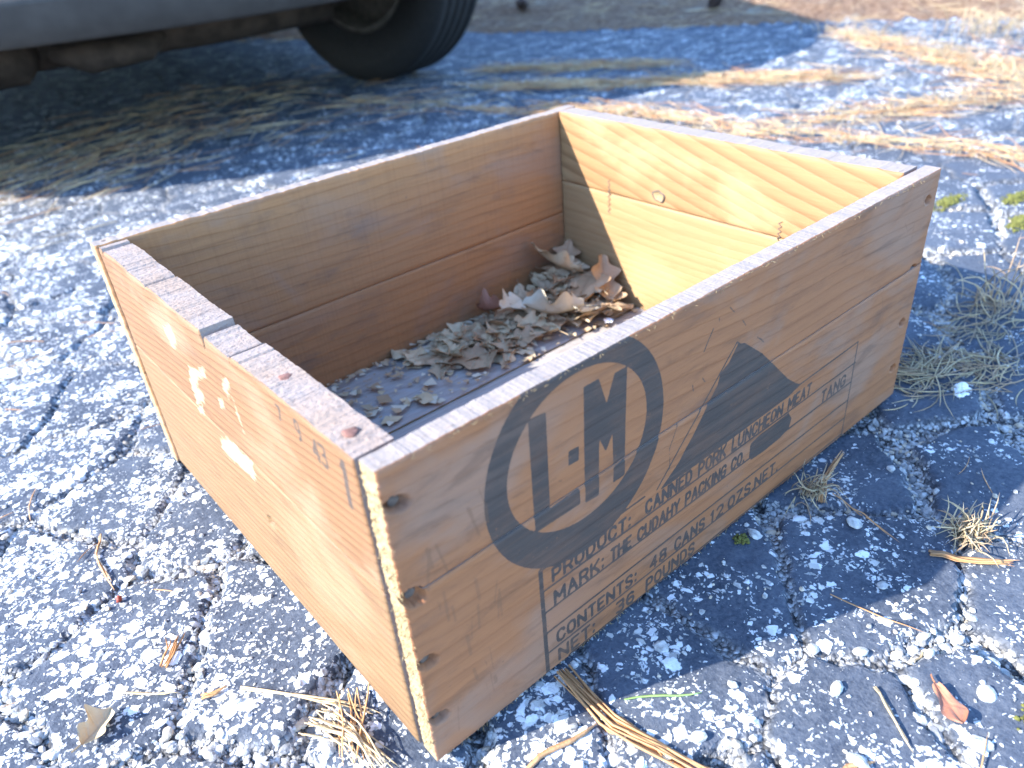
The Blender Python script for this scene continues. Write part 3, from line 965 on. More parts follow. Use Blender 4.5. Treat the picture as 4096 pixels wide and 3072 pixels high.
rr = np.random.default_rng(21)
N0 = 170000
px = rr.uniform(-.3, 1.0, N0); py = rr.uniform(-.3, .75, N0)
ok = in_view(px, py) & off_crate(px, py)
px, py = px[ok], py[ok]
h, dep, cid, e, w, vg = ground_field(px, py)
wide = w > .0022
score = (dep > .35) & wide | (rr.random(len(px)) < .03)
px, py, dep, h, w = px[score], py[score], dep[score], h[score], w[score]
size = np.exp(rr.normal(math.log(.0014), .5, len(px)))
size = np.clip(size, .0006, .0036) * np.where(dep > .35, 1.15, .8)
order = np.argsort(-size / np.hypot(px - CAM_POS[0], py - CAM_POS[1]))
big = order[:270]
small = order[270:16000]
for k in big:
    s = size[k] * 1.15
    link("stone", stone_me[int(rr.integers(0, 9))], (), ground, (px[k], py[k], h[k] + s * .25), (rr.uniform(-.4, .4), rr.uniform(-.4, .4), rr.uniform(0, 6.28))).scale = (s, s, s)
for (x, y, s, mi) in [(.331, -.058, .0105, 1), (-.032, .055, .0120, 0), (.222, -.188, .011, 3), (.273, -.016, .009, 5), (.060, -.052, .008, 7), (-.14, .13, .009, 1), (.20, -.12, .009, 0),
                      (.236, -.142, .008, 3), (.152, -.032, .0085, 5), (.12, -.085, .008, 8), (.255, -.178, .0095, 1), (.168, -.150, .010, 0), (.29, -.10, .007, 7), (.41, -.045, .006, 1), (-.02, .02, .007, 5)]:
    s *= .62
    link("stone", stone_me[mi], (), ground, (x, y, ground_z(x, y) + s * .12), (rr.uniform(-.3, .3), rr.uniform(-.3, .3), rr.uniform(0, 6.28))).scale = (s, s, s)

for mi, mn in ((0, 'stone'), (1, 'stone2'), (2, 'stone3')):
    sel = small[(np.arange(len(small)) * 7 % 10 < 5) if mi == 0 else ((np.arange(len(small)) * 7 % 10 >= 7) if mi == 1 else ((np.arange(len(small)) * 7 % 10 >= 5) & (np.arange(len(small)) * 7 % 10 < 7)))]
    n = len(sel)
    sc = size[sel][:, None, None] * rr.uniform(.55, 1.15, (n, 1, 3)) * np.array([1, 1, .7])
    V = IV[None] * (1 + rr.uniform(-.28, .28, (n, 12, 1))) * sc
    th = rr.uniform(0, 6.28, n); c, s = np.cos(th), np.sin(th)
    X = V[..., 0] * c[:, None] - V[..., 1] * s[:, None]; Y = V[..., 0] * s[:, None] + V[..., 1] * c[:, None]
    V = np.stack([X + px[sel][:, None], Y + py[sel][:, None], V[..., 2] + (h[sel] + size[sel] * .2)[:, None]], -1).reshape(-1, 3)
    F = (IF[None] + 12 * np.arange(n)[:, None, None]).reshape(-1, 3)
    link("gravel", mesh_k("gravel", V, F, None, False), [M[mn]], ground, kind="stuff")


# ------------------------------------------------------------------ pine needles, grass, twigs
def needle_pts(x, y, ang, l, rs, lift=.0012, bend=None, n=5, z=None):
    bend = rs.uniform(-.5, .5) if bend is None else bend
    xs = []; ys = []
    cx, cy, a = x, y, ang - bend / 2
    for i in range(n + 1):
        xs.append(cx); ys.append(cy)
        cx += math.cos(a) * l / n; cy += math.sin(a) * l / n; a += bend / n
    if z is None:
        zz = ground_z(np.array(xs), np.array(ys))
        top = np.maximum(zz, zz.mean()) + lift
    else:
        top = np.full(n + 1, z)
    dz = rs.uniform(0, .004)
    return [(xs[i], ys[i], float(top[i]) + dz * i / n) for i in range(n + 1)]


def clear_of_crate(pts):
    return all(not (-.004 < p[0] < .504 and -.004 < p[1] < .401) for p in pts)


def strew(path, width, count, rs, lmin=.05, lmax=.13, ang=None, spread=.9, lift=.002, mound=0.):
    out = []
    for i in range(count):
        t = rs.random() * (len(path) - 1); k = min(int(t), len(path) - 2); f = t - k
        x = path[k][0] * (1 - f) + path[k + 1][0] * f + rs.gauss(0, width)
        y = path[k][1] * (1 - f) + path[k + 1][1] * f + rs.gauss(0, width)
        pa = math.atan2(path[k + 1][1] - path[k][1], path[k + 1][0] - path[k][0]) if ang is None else ang
        p = needle_pts(x, y, pa + rs.gauss(0, spread) + (math.pi if rs.random() < .5 else 0), rs.uniform(lmin, lmax), rs, lift + mound * rs.random())
        if clear_of_crate(p):
            out.append((p, rs.uniform(.0005, .0009)))
    return out


rs = random.Random(77)
STRIPS = [([(1.30, 1.55), (1.44, 1.33), (1.57, 1.12)], .022, 220), ([(1.15, 1.38), (1.25, 1.2), (1.35, 1.06)], .022, 190), ([(1.37, 1.05), (1.5, .86), (1.63, .68)], .025, 260),
          ([(2.17, .996), (1.94, .65), (1.74, .36)], .05, 330), ([(1.27, .54), (1.45, .42), (1.68, .31)], .030, 190), ([(1.12, .97), (1.155, .78), (1.145, .61), (1.19, .45), (1.24, .3), (1.23, .15)], .018, 230),
          ([(1.82, .5), (1.95, .42), (2.3, .6)], .05, 140), ([(.53, 1.95), (.83, 1.99), (1.1, 1.62)], .14, 90), ([(.3, 1.55), (.7, 1.45), (1.03, 1.42)], .14, 70), ([(.85, 1.52), (1.02, 1.11), (1.1, .95)], .03, 120), ([(.0, 1.45), (.25, 1.6), (.5, 1.75)], .16, 420)]
allit = []; allit2 = []
for path, wd, cnt in STRIPS:
    its = strew(path, wd, cnt, rs, .06, .14, spread=.55, mound=.012)
    allit += its[::2]; allit2 += its[1::2]
sliver_mass("needle_litter", allit, M['needle'], kind="stuff", label="orange fallen pine needles lying in drifts on the far asphalt", category="pine needles")
sliver_mass("pale_needle_litter", allit2, M['needle2'], kind="stuff", label="faded pale pine needles mixed into the far drifts", category="pine needles")
vit = []
for i in range(1500):
    x = rs.uniform(1.2, 3.2); y = rs.uniform(.2, 4.5)
    if .877 * x + .48 * y > 2.52:
        vit.append((needle_pts(x, y, rs.uniform(0, 6.28), rs.uniform(.07, .15), rs, .004 + rs.random() * .01, n=3), rs.uniform(.0006, .0011)))
sliver_mass("verge_needles", vit, M['needle2'], kind="stuff", label="pine needles covering the brown verge at the top edge", category="pine needles")
scat = []
for i in range(170):
    x = rs.uniform(-.4, 1.3); y = rs.uniform(-.3, 1.1)
    p = needle_pts(x, y, rs.uniform(0, 6.28), rs.uniform(.015, .06), rs)
    if clear_of_crate(p):
        scat.append((p, rs.uniform(.00035, .0006)))
sliver_mass("scattered_needles", scat, M['needle'], kind="stuff", label="single short pine needles scattered over the near asphalt", category="pine needles")


def bundle(name, label, pts, n, spread, r, mat, seed, cat="pine needles", lift=.003):
    q = random.Random(seed)
    P = [Vector((p[0], p[1], 0)) for p in pts]
    items = []
    for i in range(n):
        ln = []
        s0 = q.gauss(0, spread); s1 = q.gauss(0, spread * .8)
        t1 = q.uniform(.72, 1.)
        for k in range(7):
            t = k / 6 * t1 * (len(P) - 1); a = min(int(t), len(P) - 2); f = t - a
            c = P[a].lerp(P[a + 1], f)
            d = (P[a + 1] - P[a]).normalized(); side = Vector((-d.y, d.x, 0))
            o = c + side * (s0 + (s1 - s0) * k / 6 + .0008 * math.sin(k + i))
            ln.append(o)
        zz = ground_z(np.array([o.x for o in ln]), np.array([o.y for o in ln]))
        base = np.maximum(zz, zz.mean() - .001)
        lay = q.uniform(0, lift)
        items.append(([(o.x, o.y, float(base[k]) + .001 + lay) for k, o in enumerate(ln)], r * q.uniform(.8, 1.2)))
    return sliver_mass(name, items, mat, label=label, category=cat)


bundle("needle_bundle", "thick orange pine needle bundle poking out below the front of the crate", [(.094, -.003), (.091, -.051), (.105, -.097), (.115, -.12)], 13, .0035, .0009, M['needle'], 1)
bundle("needle_bundle", "orange pine needle bundle at the right edge below the dry tuft", [(.335, -.109), (.352, -.131), (.372, -.155)], 9, .0016, .0009, M['needle'], 2)
bundle("needle_bundle", "reddish pine needle bundle leaning by the middle of the crate's bottom edge", [(.338, -.030), (.362, -.018), (.408, -.009)], 6, .002, .0008, M['needle'], 3)
bundle("long_needle", "single long reddish needle lying right of the crate's bottom edge", [(.351, -.030), (.343, -.06), (.331, -.093)], 2, .0004, .0006, M['needle'], 4, lift=.001)
bundle("long_needle", "single bent orange needle lying left of the crate", [(-.076, .338), (-.085, .313), (-.085, .264)], 2, .0006, .0009, M['needle'], 5, lift=.001)
bundle("long_needle", "pale straight needle lying left of the crate's near corner", [(-.112, .175), (-.080, .147)], 2, .0006, .0007, M['needle2'], 6, lift=.001)
bundle("long_needle", "long pale needles reaching under the near corner of the crate", [(-.054, .122), (-.015, .077), (.0, .048)], 4, .0012, .0007, M['needle2'], 7, lift=.002)
bundle("needle_bundle", "short orange needles standing in a crack left of the crate", [(-.084, .174), (-.072, .183), (-.062, .196)], 6, .003, .0007, M['needle'], 8)
bundle("needle_bundle", "short reddish needle bits near the bottom left", [(-.074, .133), (-.066, .131), (-.057, .129)], 3, .0012, .0009, M['needle'], 9, lift=.001)
bundle("green_stalk", "green grass blade lying in front of the crate", [(.108, -.042), (.128, -.058), (.148, -.073)], 1, .0, .0007, M['green'], 10, cat="grass blade", lift=.001)
bundle("straw_stalk", "yellow green grass blade stuck in a crack at the bottom right", [(.216, -.134), (.208, -.147), (.192, -.168)], 2, .0006, .0008, M['straw'], 11, cat="grass blade", lift=.001)
bundle("twig", "reddish brown twig lying in front of the crate's near corner", [(.030, -.036), (.052, -.034), (.071, -.039), (.092, -.042)], 1, .0, .0023, M['twig'], 12, cat="twig", lift=.0)
bundle("twig", "short brown twig at the bottom edge of the picture", [(.150, -.150), (.162, -.148), (.178, -.158)], 1, .0, .0019, M['twig'], 13, cat="twig", lift=.0)
bundle("needle_bundle", "spread of pale needles at the bottom edge by the crate's near corner", [(-.03, .075), (-.02, .045), (-.022, .012)], 22, .008, .0006, M['needle2'], 14, lift=.008)
bundle("needle_bundle", "crossing orange needles beside the crate's near corner", [(-.008, .075), (-.018, .05), (-.03, .028)], 9, .007, .0006, M['needle'], 15, lift=.008)
bundle("twig", "short straw stalk lying in a crack at the lower right", [(.262, -.140), (.245, -.142)], 1, 0., .0011, M['straw'], 16, cat="twig", lift=0.)


def tuft(name, label, x, y, n, hgt, spread, seed, mats=('straw', 'straw2'), flat=.5, r=.0007, group=None, dirn=None):
    q = random.Random(seed)
    V = []
    root = empty(name, (x, y, ground_z(x, y)), label=label, category="dry grass")
    if group:
        root['group'] = group
    parts = {0: [], 1: []}
    z0 = root.location.z
    for i in range(n):
        a = q.uniform(0, 6.28) if dirn is None else dirn + q.gauss(0, .8)
        ox, oy = q.gauss(0, spread), q.gauss(0, spread)
        l = hgt * q.uniform(.5, 1.2); lean = q.uniform(.15, 1.) * (.6 + flat)
        pts = []
        for k in range(6):
            t = k / 5
            o = l * (math.sin(lean * t) * 1.0) if lean > 0 else 0
            zz = l * t * math.cos(lean * t * 1.1)
            pts.append((ox + math.cos(a) * o * t + .004 * math.sin(5 * t + i), oy + math.sin(a) * o * t, max(zz, .001) + .0005))
        if not clear_of_crate([(p[0] + x, p[1] + y, 0) for p in pts]):
            continue
        parts[q.random() < .45].append((pts, r * q.uniform(.7, 1.3)))
    for k, pn in ((0, 'blades'), (1, 'dead_blades')):
        if parts[k]:
            sliver_mass(pn, parts[k], M[mats[k]], root, kind="stuff")
    return root


tuft("grass_tuft", "spiky dry grass tuft above the needle bundle at the lower right", .373, -.117, 90, .026, .006, 1, flat=.7, r=.0006)
tuft("grass_tuft", "small straw tuft against the bottom edge of the crate's front", .340, -.018, 60, .024, .006, 2, flat=.9, r=.0005)
tuft("grass_tuft", "tall curling dry grass at the right edge of the picture", .735, .004, 30, .058, .020, 3, ('straw2', 'needle2'), flat=.6, r=.0007)


def heap(name, label, x, y, sx, sy, n, seed, upright=10):
    q = random.Random(seed)
    root = empty(name, (x, y, ground_z(x, y)), label=label, category="dry grass")
    parts = {0: [], 1: [], 2: []}
    for i in range(n):
        ox, oy = q.gauss(0, sx), q.gauss(0, sy)
        pts = needle_pts(x + ox, y + oy, q.choice((.2, .5, 2.2, 2.8)) + q.gauss(0, .5), q.uniform(.02, .06), q, .001 + .007 * math.exp(-(ox / sx) ** 2 - (oy / sy) ** 2) * q.random(), bend=q.uniform(-1.1, 1.1))
        if clear_of_crate(pts):
            z0 = root.location.z
            parts[q.choice((0, 0, 1, 1, 2))].append(([(p[0] - x, p[1] - y, p[2] - z0) for p in pts], q.uniform(.0004, .0008)))
    for k, pn, mn in ((0, 'straw_blades', 'straw2'), (1, 'dead_blades', 'straw'), (2, 'needles', 'needle2')):
        sliver_mass(pn, parts[k], M[mn], root, kind="stuff")


heap("grass_heap", "flattened heap of grey straw beside the crate's right corner", .552, -.006, .030, .013, 150, 4)
heap("grass_heap", "flattened straw heap right of the white fluff", .605, -.045, .020, .012, 80, 5)
heap("grass_heap", "matted straw around the foot of the tall curling grass", .70, .0, .032, .015, 80, 6)
for k, (lb, P0, P1, n, hh, sp) in enumerate([
        ("farthest thin strip of dry grass right of the car wheel", (1.30, 1.55), (1.57, 1.12), 260, .030, .02),
        ("second strip of dry grass, nearer than the one by the wheel", (1.15, 1.38), (1.35, 1.06), 200, .026, .02),
        ("strip of dry grass with orange needles in the middle of the shade", (1.37, 1.05), (1.63, .68), 300, .034, .022),
        ("broad sunlit strip of straw coloured grass at the upper right", (2.20, 1.03), (1.72, .33), 620, .045, .045),
        ("sunlit grass strip running to the right edge behind the crate", (1.27, .54), (1.68, .31), 260, .032, .03),
        ("dry grass along the crack directly behind the crate", (1.10, .98), (1.24, .12), 420, .028, .018),
        ("tall sunlit grass clump in the upper right corner", (2.22, .66), (2.42, .58), 260, .10, .05)]):
    q = random.Random(200 + k)
    xm, ym = (P0[0] + P1[0]) / 2, (P0[1] + P1[1]) / 2
    root = empty("grass_strip", (xm, ym, ground_z(xm, ym)), label=lb, category="dry grass")
    pr = {0: [], 1: []}
    for i in range(n):
        t = q.random()
        ox = P0[0] + (P1[0] - P0[0]) * t + q.gauss(0, sp * .7) - xm; oy = P0[1] + (P1[1] - P0[1]) * t + q.gauss(0, sp) - ym
        a = q.uniform(0, 6.28); l = hh * q.uniform(.4, 1.2); lean = q.uniform(.5, 1.45)
        pts = [(ox + math.cos(a) * l * math.sin(lean * s) * s, oy + math.sin(a) * l * math.sin(lean * s) * s, l * s * math.cos(lean * s) + .001) for s in (0, .3, .65, 1.)]
        if q.random() < .55: pr[q.random() < .4].append((pts, q.uniform(.0007, .0013)))
    sliver_mass("blades", pr[0], M['straw'], root, kind="stuff")
    sliver_mass("dead_blades", pr[1], M['straw2'], root, kind="stuff")


def clump(name, label, cat, x, y, n, rx, ry, hz, blob, mat, seed, parent=None):
    q = np.random.default_rng(seed)
    u = q.normal(size=(n, 2)) * .45
    bx = u[:, 0] * rx; by = u[:, 1] * ry
    hh = hz * np.exp(-(u ** 2).sum(1) * 1.3)
    z = ground_z(x + bx, y + by)
    sc = blob * q.uniform(.5, 1.2, (n, 1, 1))
    V = IV[None] * (1 + q.uniform(-.3, .3, (n, 12, 1))) * sc * np.array([1, 1, .8])
    V = V + np.stack([bx, by, z - ground_z(x, y) + hh * q.uniform(.3, 1., n)], -1)[:, None]
    F = (IF[None] + 12 * np.arange(n)[:, None, None]).reshape(-1, 3)
    return link(name, mesh_k(name, V.reshape(-1, 3), F, None, True), [mat], None, (x, y, ground_z(x, y)), None, label=label, category=cat)


clump("moss_patch", "dull green moss patch by the crate's far right corner", "moss", 1.0, .175, 300, .036, .012, .004, .0020, M['moss'], 1)
clump("moss_patch", "small moss patch at the right edge, farther of the two", "moss", 1.06, .115, 220, .032, .010, .004, .0020, M['moss'], 2)
clump("moss_patch", "yellow green moss mound at the right edge, nearest to the viewer", "moss", .985, .075, 360, .040, .013, .005, .0022, M['moss'], 3)
clump("moss_patch", "tiny moss tuft in a crack at the bottom right corner", "moss", .258, -.205, 120, .010, .010, .004, .0016, M['moss'], 4)
clump("moss_patch", "tiny green sprig of moss under the crate's front edge", "moss", .262, -.012, 60, .006, .006, .004, .0013, M['moss'], 5)
clump("white_fluff", "small white tuft of fluff by the straw right of the crate", "fluff", .548, -.037, 70, .009, .006, .006, .0022, M['fluff'], 6)
clump("berry", "tiny dark red berry on the asphalt at the lower left", "berry", -.086, .255, 5, .002, .002, .003, .0026, M['berry'], 7)


# ------------------------------------------------------------------ dry leaves
def leaf_mesh(name, L, lobes, curl, bend, seed, mat, wide=.30, tear=0.):
    q = random.Random(seed)
    nt, ns = 22, 8
    ph = q.uniform(0, 6.28)
    V = []; vein = []
    tw = q.uniform(-.6, .6)
    for i in range(nt + 1):
        t = i / nt
        env = math.sin(math.pi * min(1, t * .97 + .03)) ** .65
        for j in range(ns + 1):
            s = -1 + 2 * j / ns
            lob = 1 + .34 * math.sin(2 * math.pi * lobes * t + ph + (0.5 if s > 0 else 0))
            wv = L * wide * env * lob + .0008
            if tear and abs(s) > .5:
                wv *= 1 - tear * max(0, math.sin(9 * t + 3 * (s > 0) + seed))
            x = t * L + .14 * L * abs(s) * env * (1 - t)
            y = s * wv
            z = curl * wv * (abs(s) ** 1.6) * (1 + .5 * math.sin(5 * t + ph)) + bend * L * (t - .5) ** 2 * 1.6 + .05 * L * math.sin(7 * t + 4 * s + ph) * abs(s)
            a = tw * (t - .5)
            V.append((x - L / 2, y * math.cos(a) - z * math.sin(a), y * math.sin(a) + z * math.cos(a)))
            vein.append(max(math.exp(-(s * 9) ** 2), .7 * math.exp(-((math.sin(math.pi * (lobes * 2) * (t - .12 * abs(s)))) * 4) ** 2)))
    F = [(i * (ns + 1) + j, i * (ns + 1) + j + 1, (i + 1) * (ns + 1) + j + 1, (i + 1) * (ns + 1) + j) for i in range(nt) for j in range(ns)]
    b = len(V)                                   # stem
    for i in range(4):
        xx = -L / 2 - i * L * .07
        for (dy, dz) in ((-.0006, 0), (.0006, 0), (0, .0009)):
            V.append((xx, dy + .004 * L * i * i, dz + V[ns // 2][2])); vein.append(1.)
    for i in range(3):
        for j in range(3):
            F.append((b + i * 3 + j, b + i * 3 + (j + 1) % 3, b + i * 3 + 3 + (j + 1) % 3, b + i * 3 + 3 + j))
    me = mesh_k(name, V, F, {'vein': np.array(vein)}, True)
    me.materials.append(mat)
    return me


q = random.Random(31)
leaf_kinds = [leaf_mesh("oak_leaf", q.uniform(.046, .072), q.choice((2.5, 3, 3.5)), q.uniform(.12, .5) * q.choice((1, 1, -1)), q.uniform(-.2, .35), 60 + k, LEAFM[[0, 1, 0, 3, 1, 0, 3, 0, 1, 0][k]], q.uniform(.22, .32), .5 if k % 3 == 0 else 0.) for k in range(10)]
PILE = []
for k in range(120):
    u = q.random() ** 1.5; v = q.random() ** .9
    x = .452 - .215 * u; y = .368 - .088 * v * (1 - .35 * u)
    hgt = .004 + .036 * max(0, 1 - u * 1.5) ** 1.3 * max(0, 1 - v * .75)
    PILE.append((x, y, hgt * q.uniform(.2, 1.)))
PILE.sort(key=lambda p: p[2])
for k, (x, y, z) in enumerate(PILE):
    s = q.uniform(.5, .92)
    tone = ['tan', 'brown', 'tan', 'grey', 'brown', 'tan', 'grey', 'tan', 'brown', 'tan'][k % 10]
    where = 'high in the far corner' if z > .024 else ('against the back wall' if y > .345 else ('near the right end' if x > .41 else ('at the sunlit front of the drift' if y < .285 else ('at the thin left end of the drift' if x < .3 else 'in the middle of the drift'))))
    o = link("oak_leaf", leaf_kinds[k % 10], (), None, (x, y, .0115 + z), (q.uniform(-.22, .22), q.uniform(-.22, .22), q.uniform(0, 6.28)),
             label="curled %s dead oak leaf %s inside the crate" % (tone, where), category="leaf", group="dead oak leaves drifted inside the crate")
    o.scale = (s, s, s)
    m = .030
    o.location.x = min(max(o.location.x, .035), .473 - m * (.6 + .5 * q.random())); o.location.y = min(o.location.y, .3836 - m * (.5 + .5 * q.random()))
for (lb, me, loc, rot, s) in [
    ("large pale dead oak leaf standing up on the drift", leaf_mesh("oak_leaf", .075, 2.5, .75, .35, 301, M['leaf_c'], .34), (.375, .298, .030), (.75, -.15, 2.5), .85),
    ("pale folded leaf lying next to the large standing leaf", leaf_mesh("oak_leaf", .06, 2.5, .5, .3, 302, M['leaf_c'], .30), (.405, .284, .024), (.2, .3, .5), .8),
    ("pinkish brown rolled leaf against the back wall of the crate", leaf_mesh("oak_leaf", .05, 2., .9, .4, 303, M['leaf_r'], .3), (.340, .362, .026), (1.0, .2, 1.9), .75),
    ("small brown leaf standing in the far corner of the crate", leaf_mesh("oak_leaf", .075, 3., .4, .25, 304, M['leaf_b'], .3), (.458, .366, .042), (.25, -.9, .35), .62),
    ("tan leaf leaning in the far corner of the crate", leaf_mesh("oak_leaf", .065, 3., .45, .3, 305, M['leaf_a'], .3), (.428, .352, .052), (.55, -.5, 2.1), 1.),
    ("smooth brown leaf on the drift near the right end", leaf_mesh("oak_leaf", .068, 2., .3, -.2, 306, M['leaf_b'], .34), (.438, .315, .034), (.2, .2, 3.6), 1.),
    ("narrow brown leaf leaning against the right end of the crate", leaf_mesh("oak_leaf", .06, 2.5, .5, .2, 307, M['leaf_b'], .22), (.452, .300, .036), (.3, -.7, .9), 1.),
    ("small white curled leaf on the drift by the back wall", leaf_mesh("oak_leaf", .036, 2.5, .6, .3, 308, M['leaf_c'], .34), (.350, .338, .034), (.6, .1, .3), 1.),
]:
    o = link("oak_leaf", me, (), None, loc, rot, label=lb, category="leaf"); o.scale = (s, s, s)
g0 = ground_z(.232, -.168)
link("red_leaf", leaf_mesh("red_leaf", .027, 1.0, .2, .12, 401, M['leaf_r'], .20), (), None, (.232, -.167, g0 + .0022), (.08, -.08, -2.2), label="small reddish brown leaf lying at the lower right", category="leaf")
g0 = ground_z(-.128, .155)
link("tan_leaf", leaf_mesh("tan_leaf", .026, 2., .7, .25, 402, M['leaf_a'], .3), (), None, (-.128, .157, g0 + .001), (.12, .1, .6), label="crumpled tan leaf at the bottom left", category="leaf")

# leaf crumbs on the crate floor
q = np.random.default_rng(5)
n = 620
u = q.random(n) ** 1.2; v = q.random(n)
cx = .465 - .33 * u; cy = .379 - .115 * v ** 1.4 * (1 - .1 * u)
th = q.uniform(0, 6.28, n); sz = np.exp(q.normal(math.log(.0032), .5, n))
tri = np.stack([th, th + .7 + 1.2 * q.random(n), th + 2.6 + 1.2 * q.random(n), th + 4.3 + .9 * q.random(n)], -1)
rad = sz[:, None] * q.uniform(.3, 1.5, (n, 4))
V = np.stack([cx[:, None] + rad * np.cos(tri), cy[:, None] + rad * np.sin(tri), .0105 + q.random((n, 1)) * .003 + q.random((n, 4)) * .0022], -1)
V[..., 0] = np.clip(V[..., 0], .03, .471); V[..., 1] = np.clip(V[..., 1], .016, .382)
me = mesh_k("leaf_crumbs", V.reshape(-1, 3), np.arange(4 * n).reshape(n, 4), {'vein': np.zeros(4 * n)}, False, q.integers(0, 4, n))
link("leaf_crumbs", me, LEAFM[:4], None, kind="stuff", label="broken leaf crumbs scattered on the crate floor", category="leaf crumbs")
link("paper_scrap", leaf_mesh("paper_scrap", .012, 1., .2, .1, 411, M['fluff'], .4), (), None, (.418, .262, .016), (.1, .1, .4), label="tiny white scrap on the crate floor near the leaves", category="scrap")


# ------------------------------------------------------------------ pine cones on the verge
def cone_mesh():
    V = []; F = []; k = 0
    for i in range(90):
        t = i / 90; a = i * 2.39996
        r = .030 * math.sin(math.pi * (t * .86 + .1)) ** .8; zc_ = -.045 + .09 * t
        c, s = math.cos(a), math.sin(a)
        b = len(V)
        for (rr_, ww, dz) in ((.35, .3, -.004), (1.0, .34, .004), (1.08, .30, .009), (.5, .25, .006)):
            for sg in (-1, 1):
                V.append((zc_ + dz, r * rr_ * c - sg * ww * .028 * s, r * rr_ * s + sg * ww * .028 * c))
        F += [(b, b + 1, b + 3, b + 2), (b + 2, b + 3, b + 5, b + 4), (b + 4, b + 5, b + 7, b + 6), (b + 6, b + 7, b + 1, b)]
    return mesh_k("pine_cone", V, F, None, False)


cm = cone_mesh(); cm.materials.append(M['cone'])
for k, (x, y, lb) in enumerate([(2.206, 2.487, "dark pine cone on the verge just right of the wheel, farther one"), (1.99, 2.18, "dark pine cone on the verge right of the wheel, nearer one"),
                                (2.46, 1.75, "dark pine cone on the verge at the top middle, farther one"), (2.29, 1.53, "dark pine cone at the verge edge top middle, nearer one"),
                                (1.45, 2.62, "dark pine cone seen under the car beyond the bumper")]):
    link("pine_cone", cm, (), None, (x, y, ground_z(x, y) + .028), (.3 * k, .2, 1.1 * k), label=lb, category="pine cone", group="pine cones on the verge").scale = (.75, .75, .6)


# ------------------------------------------------------------------ parked car
M['bumper'] = plain('bumper_plastic', (.055, .050, .046), .7, .15, 25., spec=.2, bump=.0002)
M['paint'] = plain('car_paint', (.28, .29, .30), .25, .04, 10., spec=.5, metal=.35, bump=0)
M['tyre'] = plain('tyre_rubber', (.010, .0095, .0095), .75, .3, 90., bump=.0006)
M['under'] = plain('rusty_underbody', (.045, .031, .023), .85, .5, 22., bump=.002)
M['under2'] = plain('dusty_metal', (.055, .045, .037), .7, .35, 30., bump=.001)
M['rim'] = plain('dull_alloy', (.07, .06, .05), .55, .3, 60., metal=.3, bump=.0005)
M['lamp'] = plain('lamp_plastic', (.6, .6, .6), .1, .05, 20., spec=.6, bump=0)
gg = NT('tinted_glass')
M['glass'] = gg.fin((.05, .06, .06), .05, None, .6)
YAW = -.12
CAR = empty("parked_car", (.385, 1.255, 0.), label="grey parked car seen low from its front bumper with one wheel showing", category="car")
CAR.rotation_euler = (0, 0, YAW)


def loft(name, secs, mat, parent, smooth=True, close=True):
    V = []; F = []
    n = len(secs[0])
    for s in secs:
        V += s
    for i in range(len(secs) - 1):
        for j in range(n if close else n - 1):
            j2 = (j + 1) % n
            F.append((i * n + j, i * n + j2, (i + 1) * n + j2, (i + 1) * n + j))
    return link(name, mesh_k(name, V, F, None, smooth), [mat], parent)


def bow(l):
    return .42 * l * l + .9 * max(0, abs(l) - .68) ** 1.3 * 2.2


secs = []
for i in range(49):
    l = -.86 + 1.72 * i / 48
    b = bow(l)
    prof = [(.14, .262), (.05, .250), (.020, .250), (.004, .256), (-.012, .285), (-.026, .312), (-.028, .320), (-.014, .332), (.030, .346), (.048, .372), (.05, .46), (.065, .53), (.11, .555), (.25, .56), (.25, .30)]
    secs.append([(l * (1 - .02 * k / 13), b + p, z) for k, (p, z) in enumerate(prof)])
loft("front_bumper", secs, M['bumper'], CAR)
# body shell behind the bumper
ST = [(.10, .80, .30, .62, .70, .60), (.35, .84, .27, .70, .78, .78), (.75, .86, .26, .76, .86, .84), (1.15, .87, .25, .80, .92, .86), (1.6, .87, .25, .84, .95, .86), (2.6, .87, .25, .86, .95, .86),
      (3.4, .86, .26, .88, .97, .86), (3.9, .84, .30, .90, 1.0, .84), (4.25, .78, .38, .88, .96, .78), (4.35, .70, .45, .80, .86, .7)]
secs = []
for (b, wd, zl, zb, zt, wt) in ST:
    r = [(0, zl + .02), (wd * .55, zl + .02), (wd * .78, zl + .04), (wd * .80, zl + .20), (wd * .97, zl + .21), (wd, (zl + zb) / 2 + .08), (wd * .97, zb), (wt * .8, zt), (0, zt + .03)]
    fr = bow if b < .2 else (lambda l: 0.0)
    secs.append([(x, b + fr(x) * .8, z) for x, z in r] + [(-x, b + fr(x) * .8, z) for x, z in r[-2:0:-1]])
loft("body", secs, M['paint'], CAR)
CAB = [(1.22, .70, .93, .95), (1.75, .68, .94, 1.36), (2.0, .66, .95, 1.43), (2.7, .65, .96, 1.45), (3.2, .64, .97, 1.40), (3.85, .62, .98, 1.04)]
secs = []
for (b, wd, z0, z1) in CAB:
    r = [(0, z0 - .05), (wd + .1, z0 - .03), (wd + .10, z0 + .01), (wd, z0 + (z1 - z0) * .85), (wd * .85, z1), (0, z1 + .015)]
    secs.append([(x, b, z) for x, z in r] + [(-x, b, z) for x, z in r[-2:0:-1]])
cabin = loft("cabin", secs, M['paint'], CAR)


def panel(name, pts, mat, parent, thick=.006):
    P = [Vector(p) for p in pts]
    nrm = (P[1] - P[0]).cross(P[2] - P[1]).normalized()
    n = len(P)
    V = [p - nrm * thick for p in P] + [p + nrm * thick for p in P]
    me = bpy.data.meshes.new(name)
    me.from_pydata([tuple(v) for v in V], [], [tuple(range(n))[::-1], tuple(range(n, 2 * n))] + [(i, (i + 1) % n, n + (i + 1) % n, n + i) for i in range(n)])
    return link(name, me, [mat], parent)


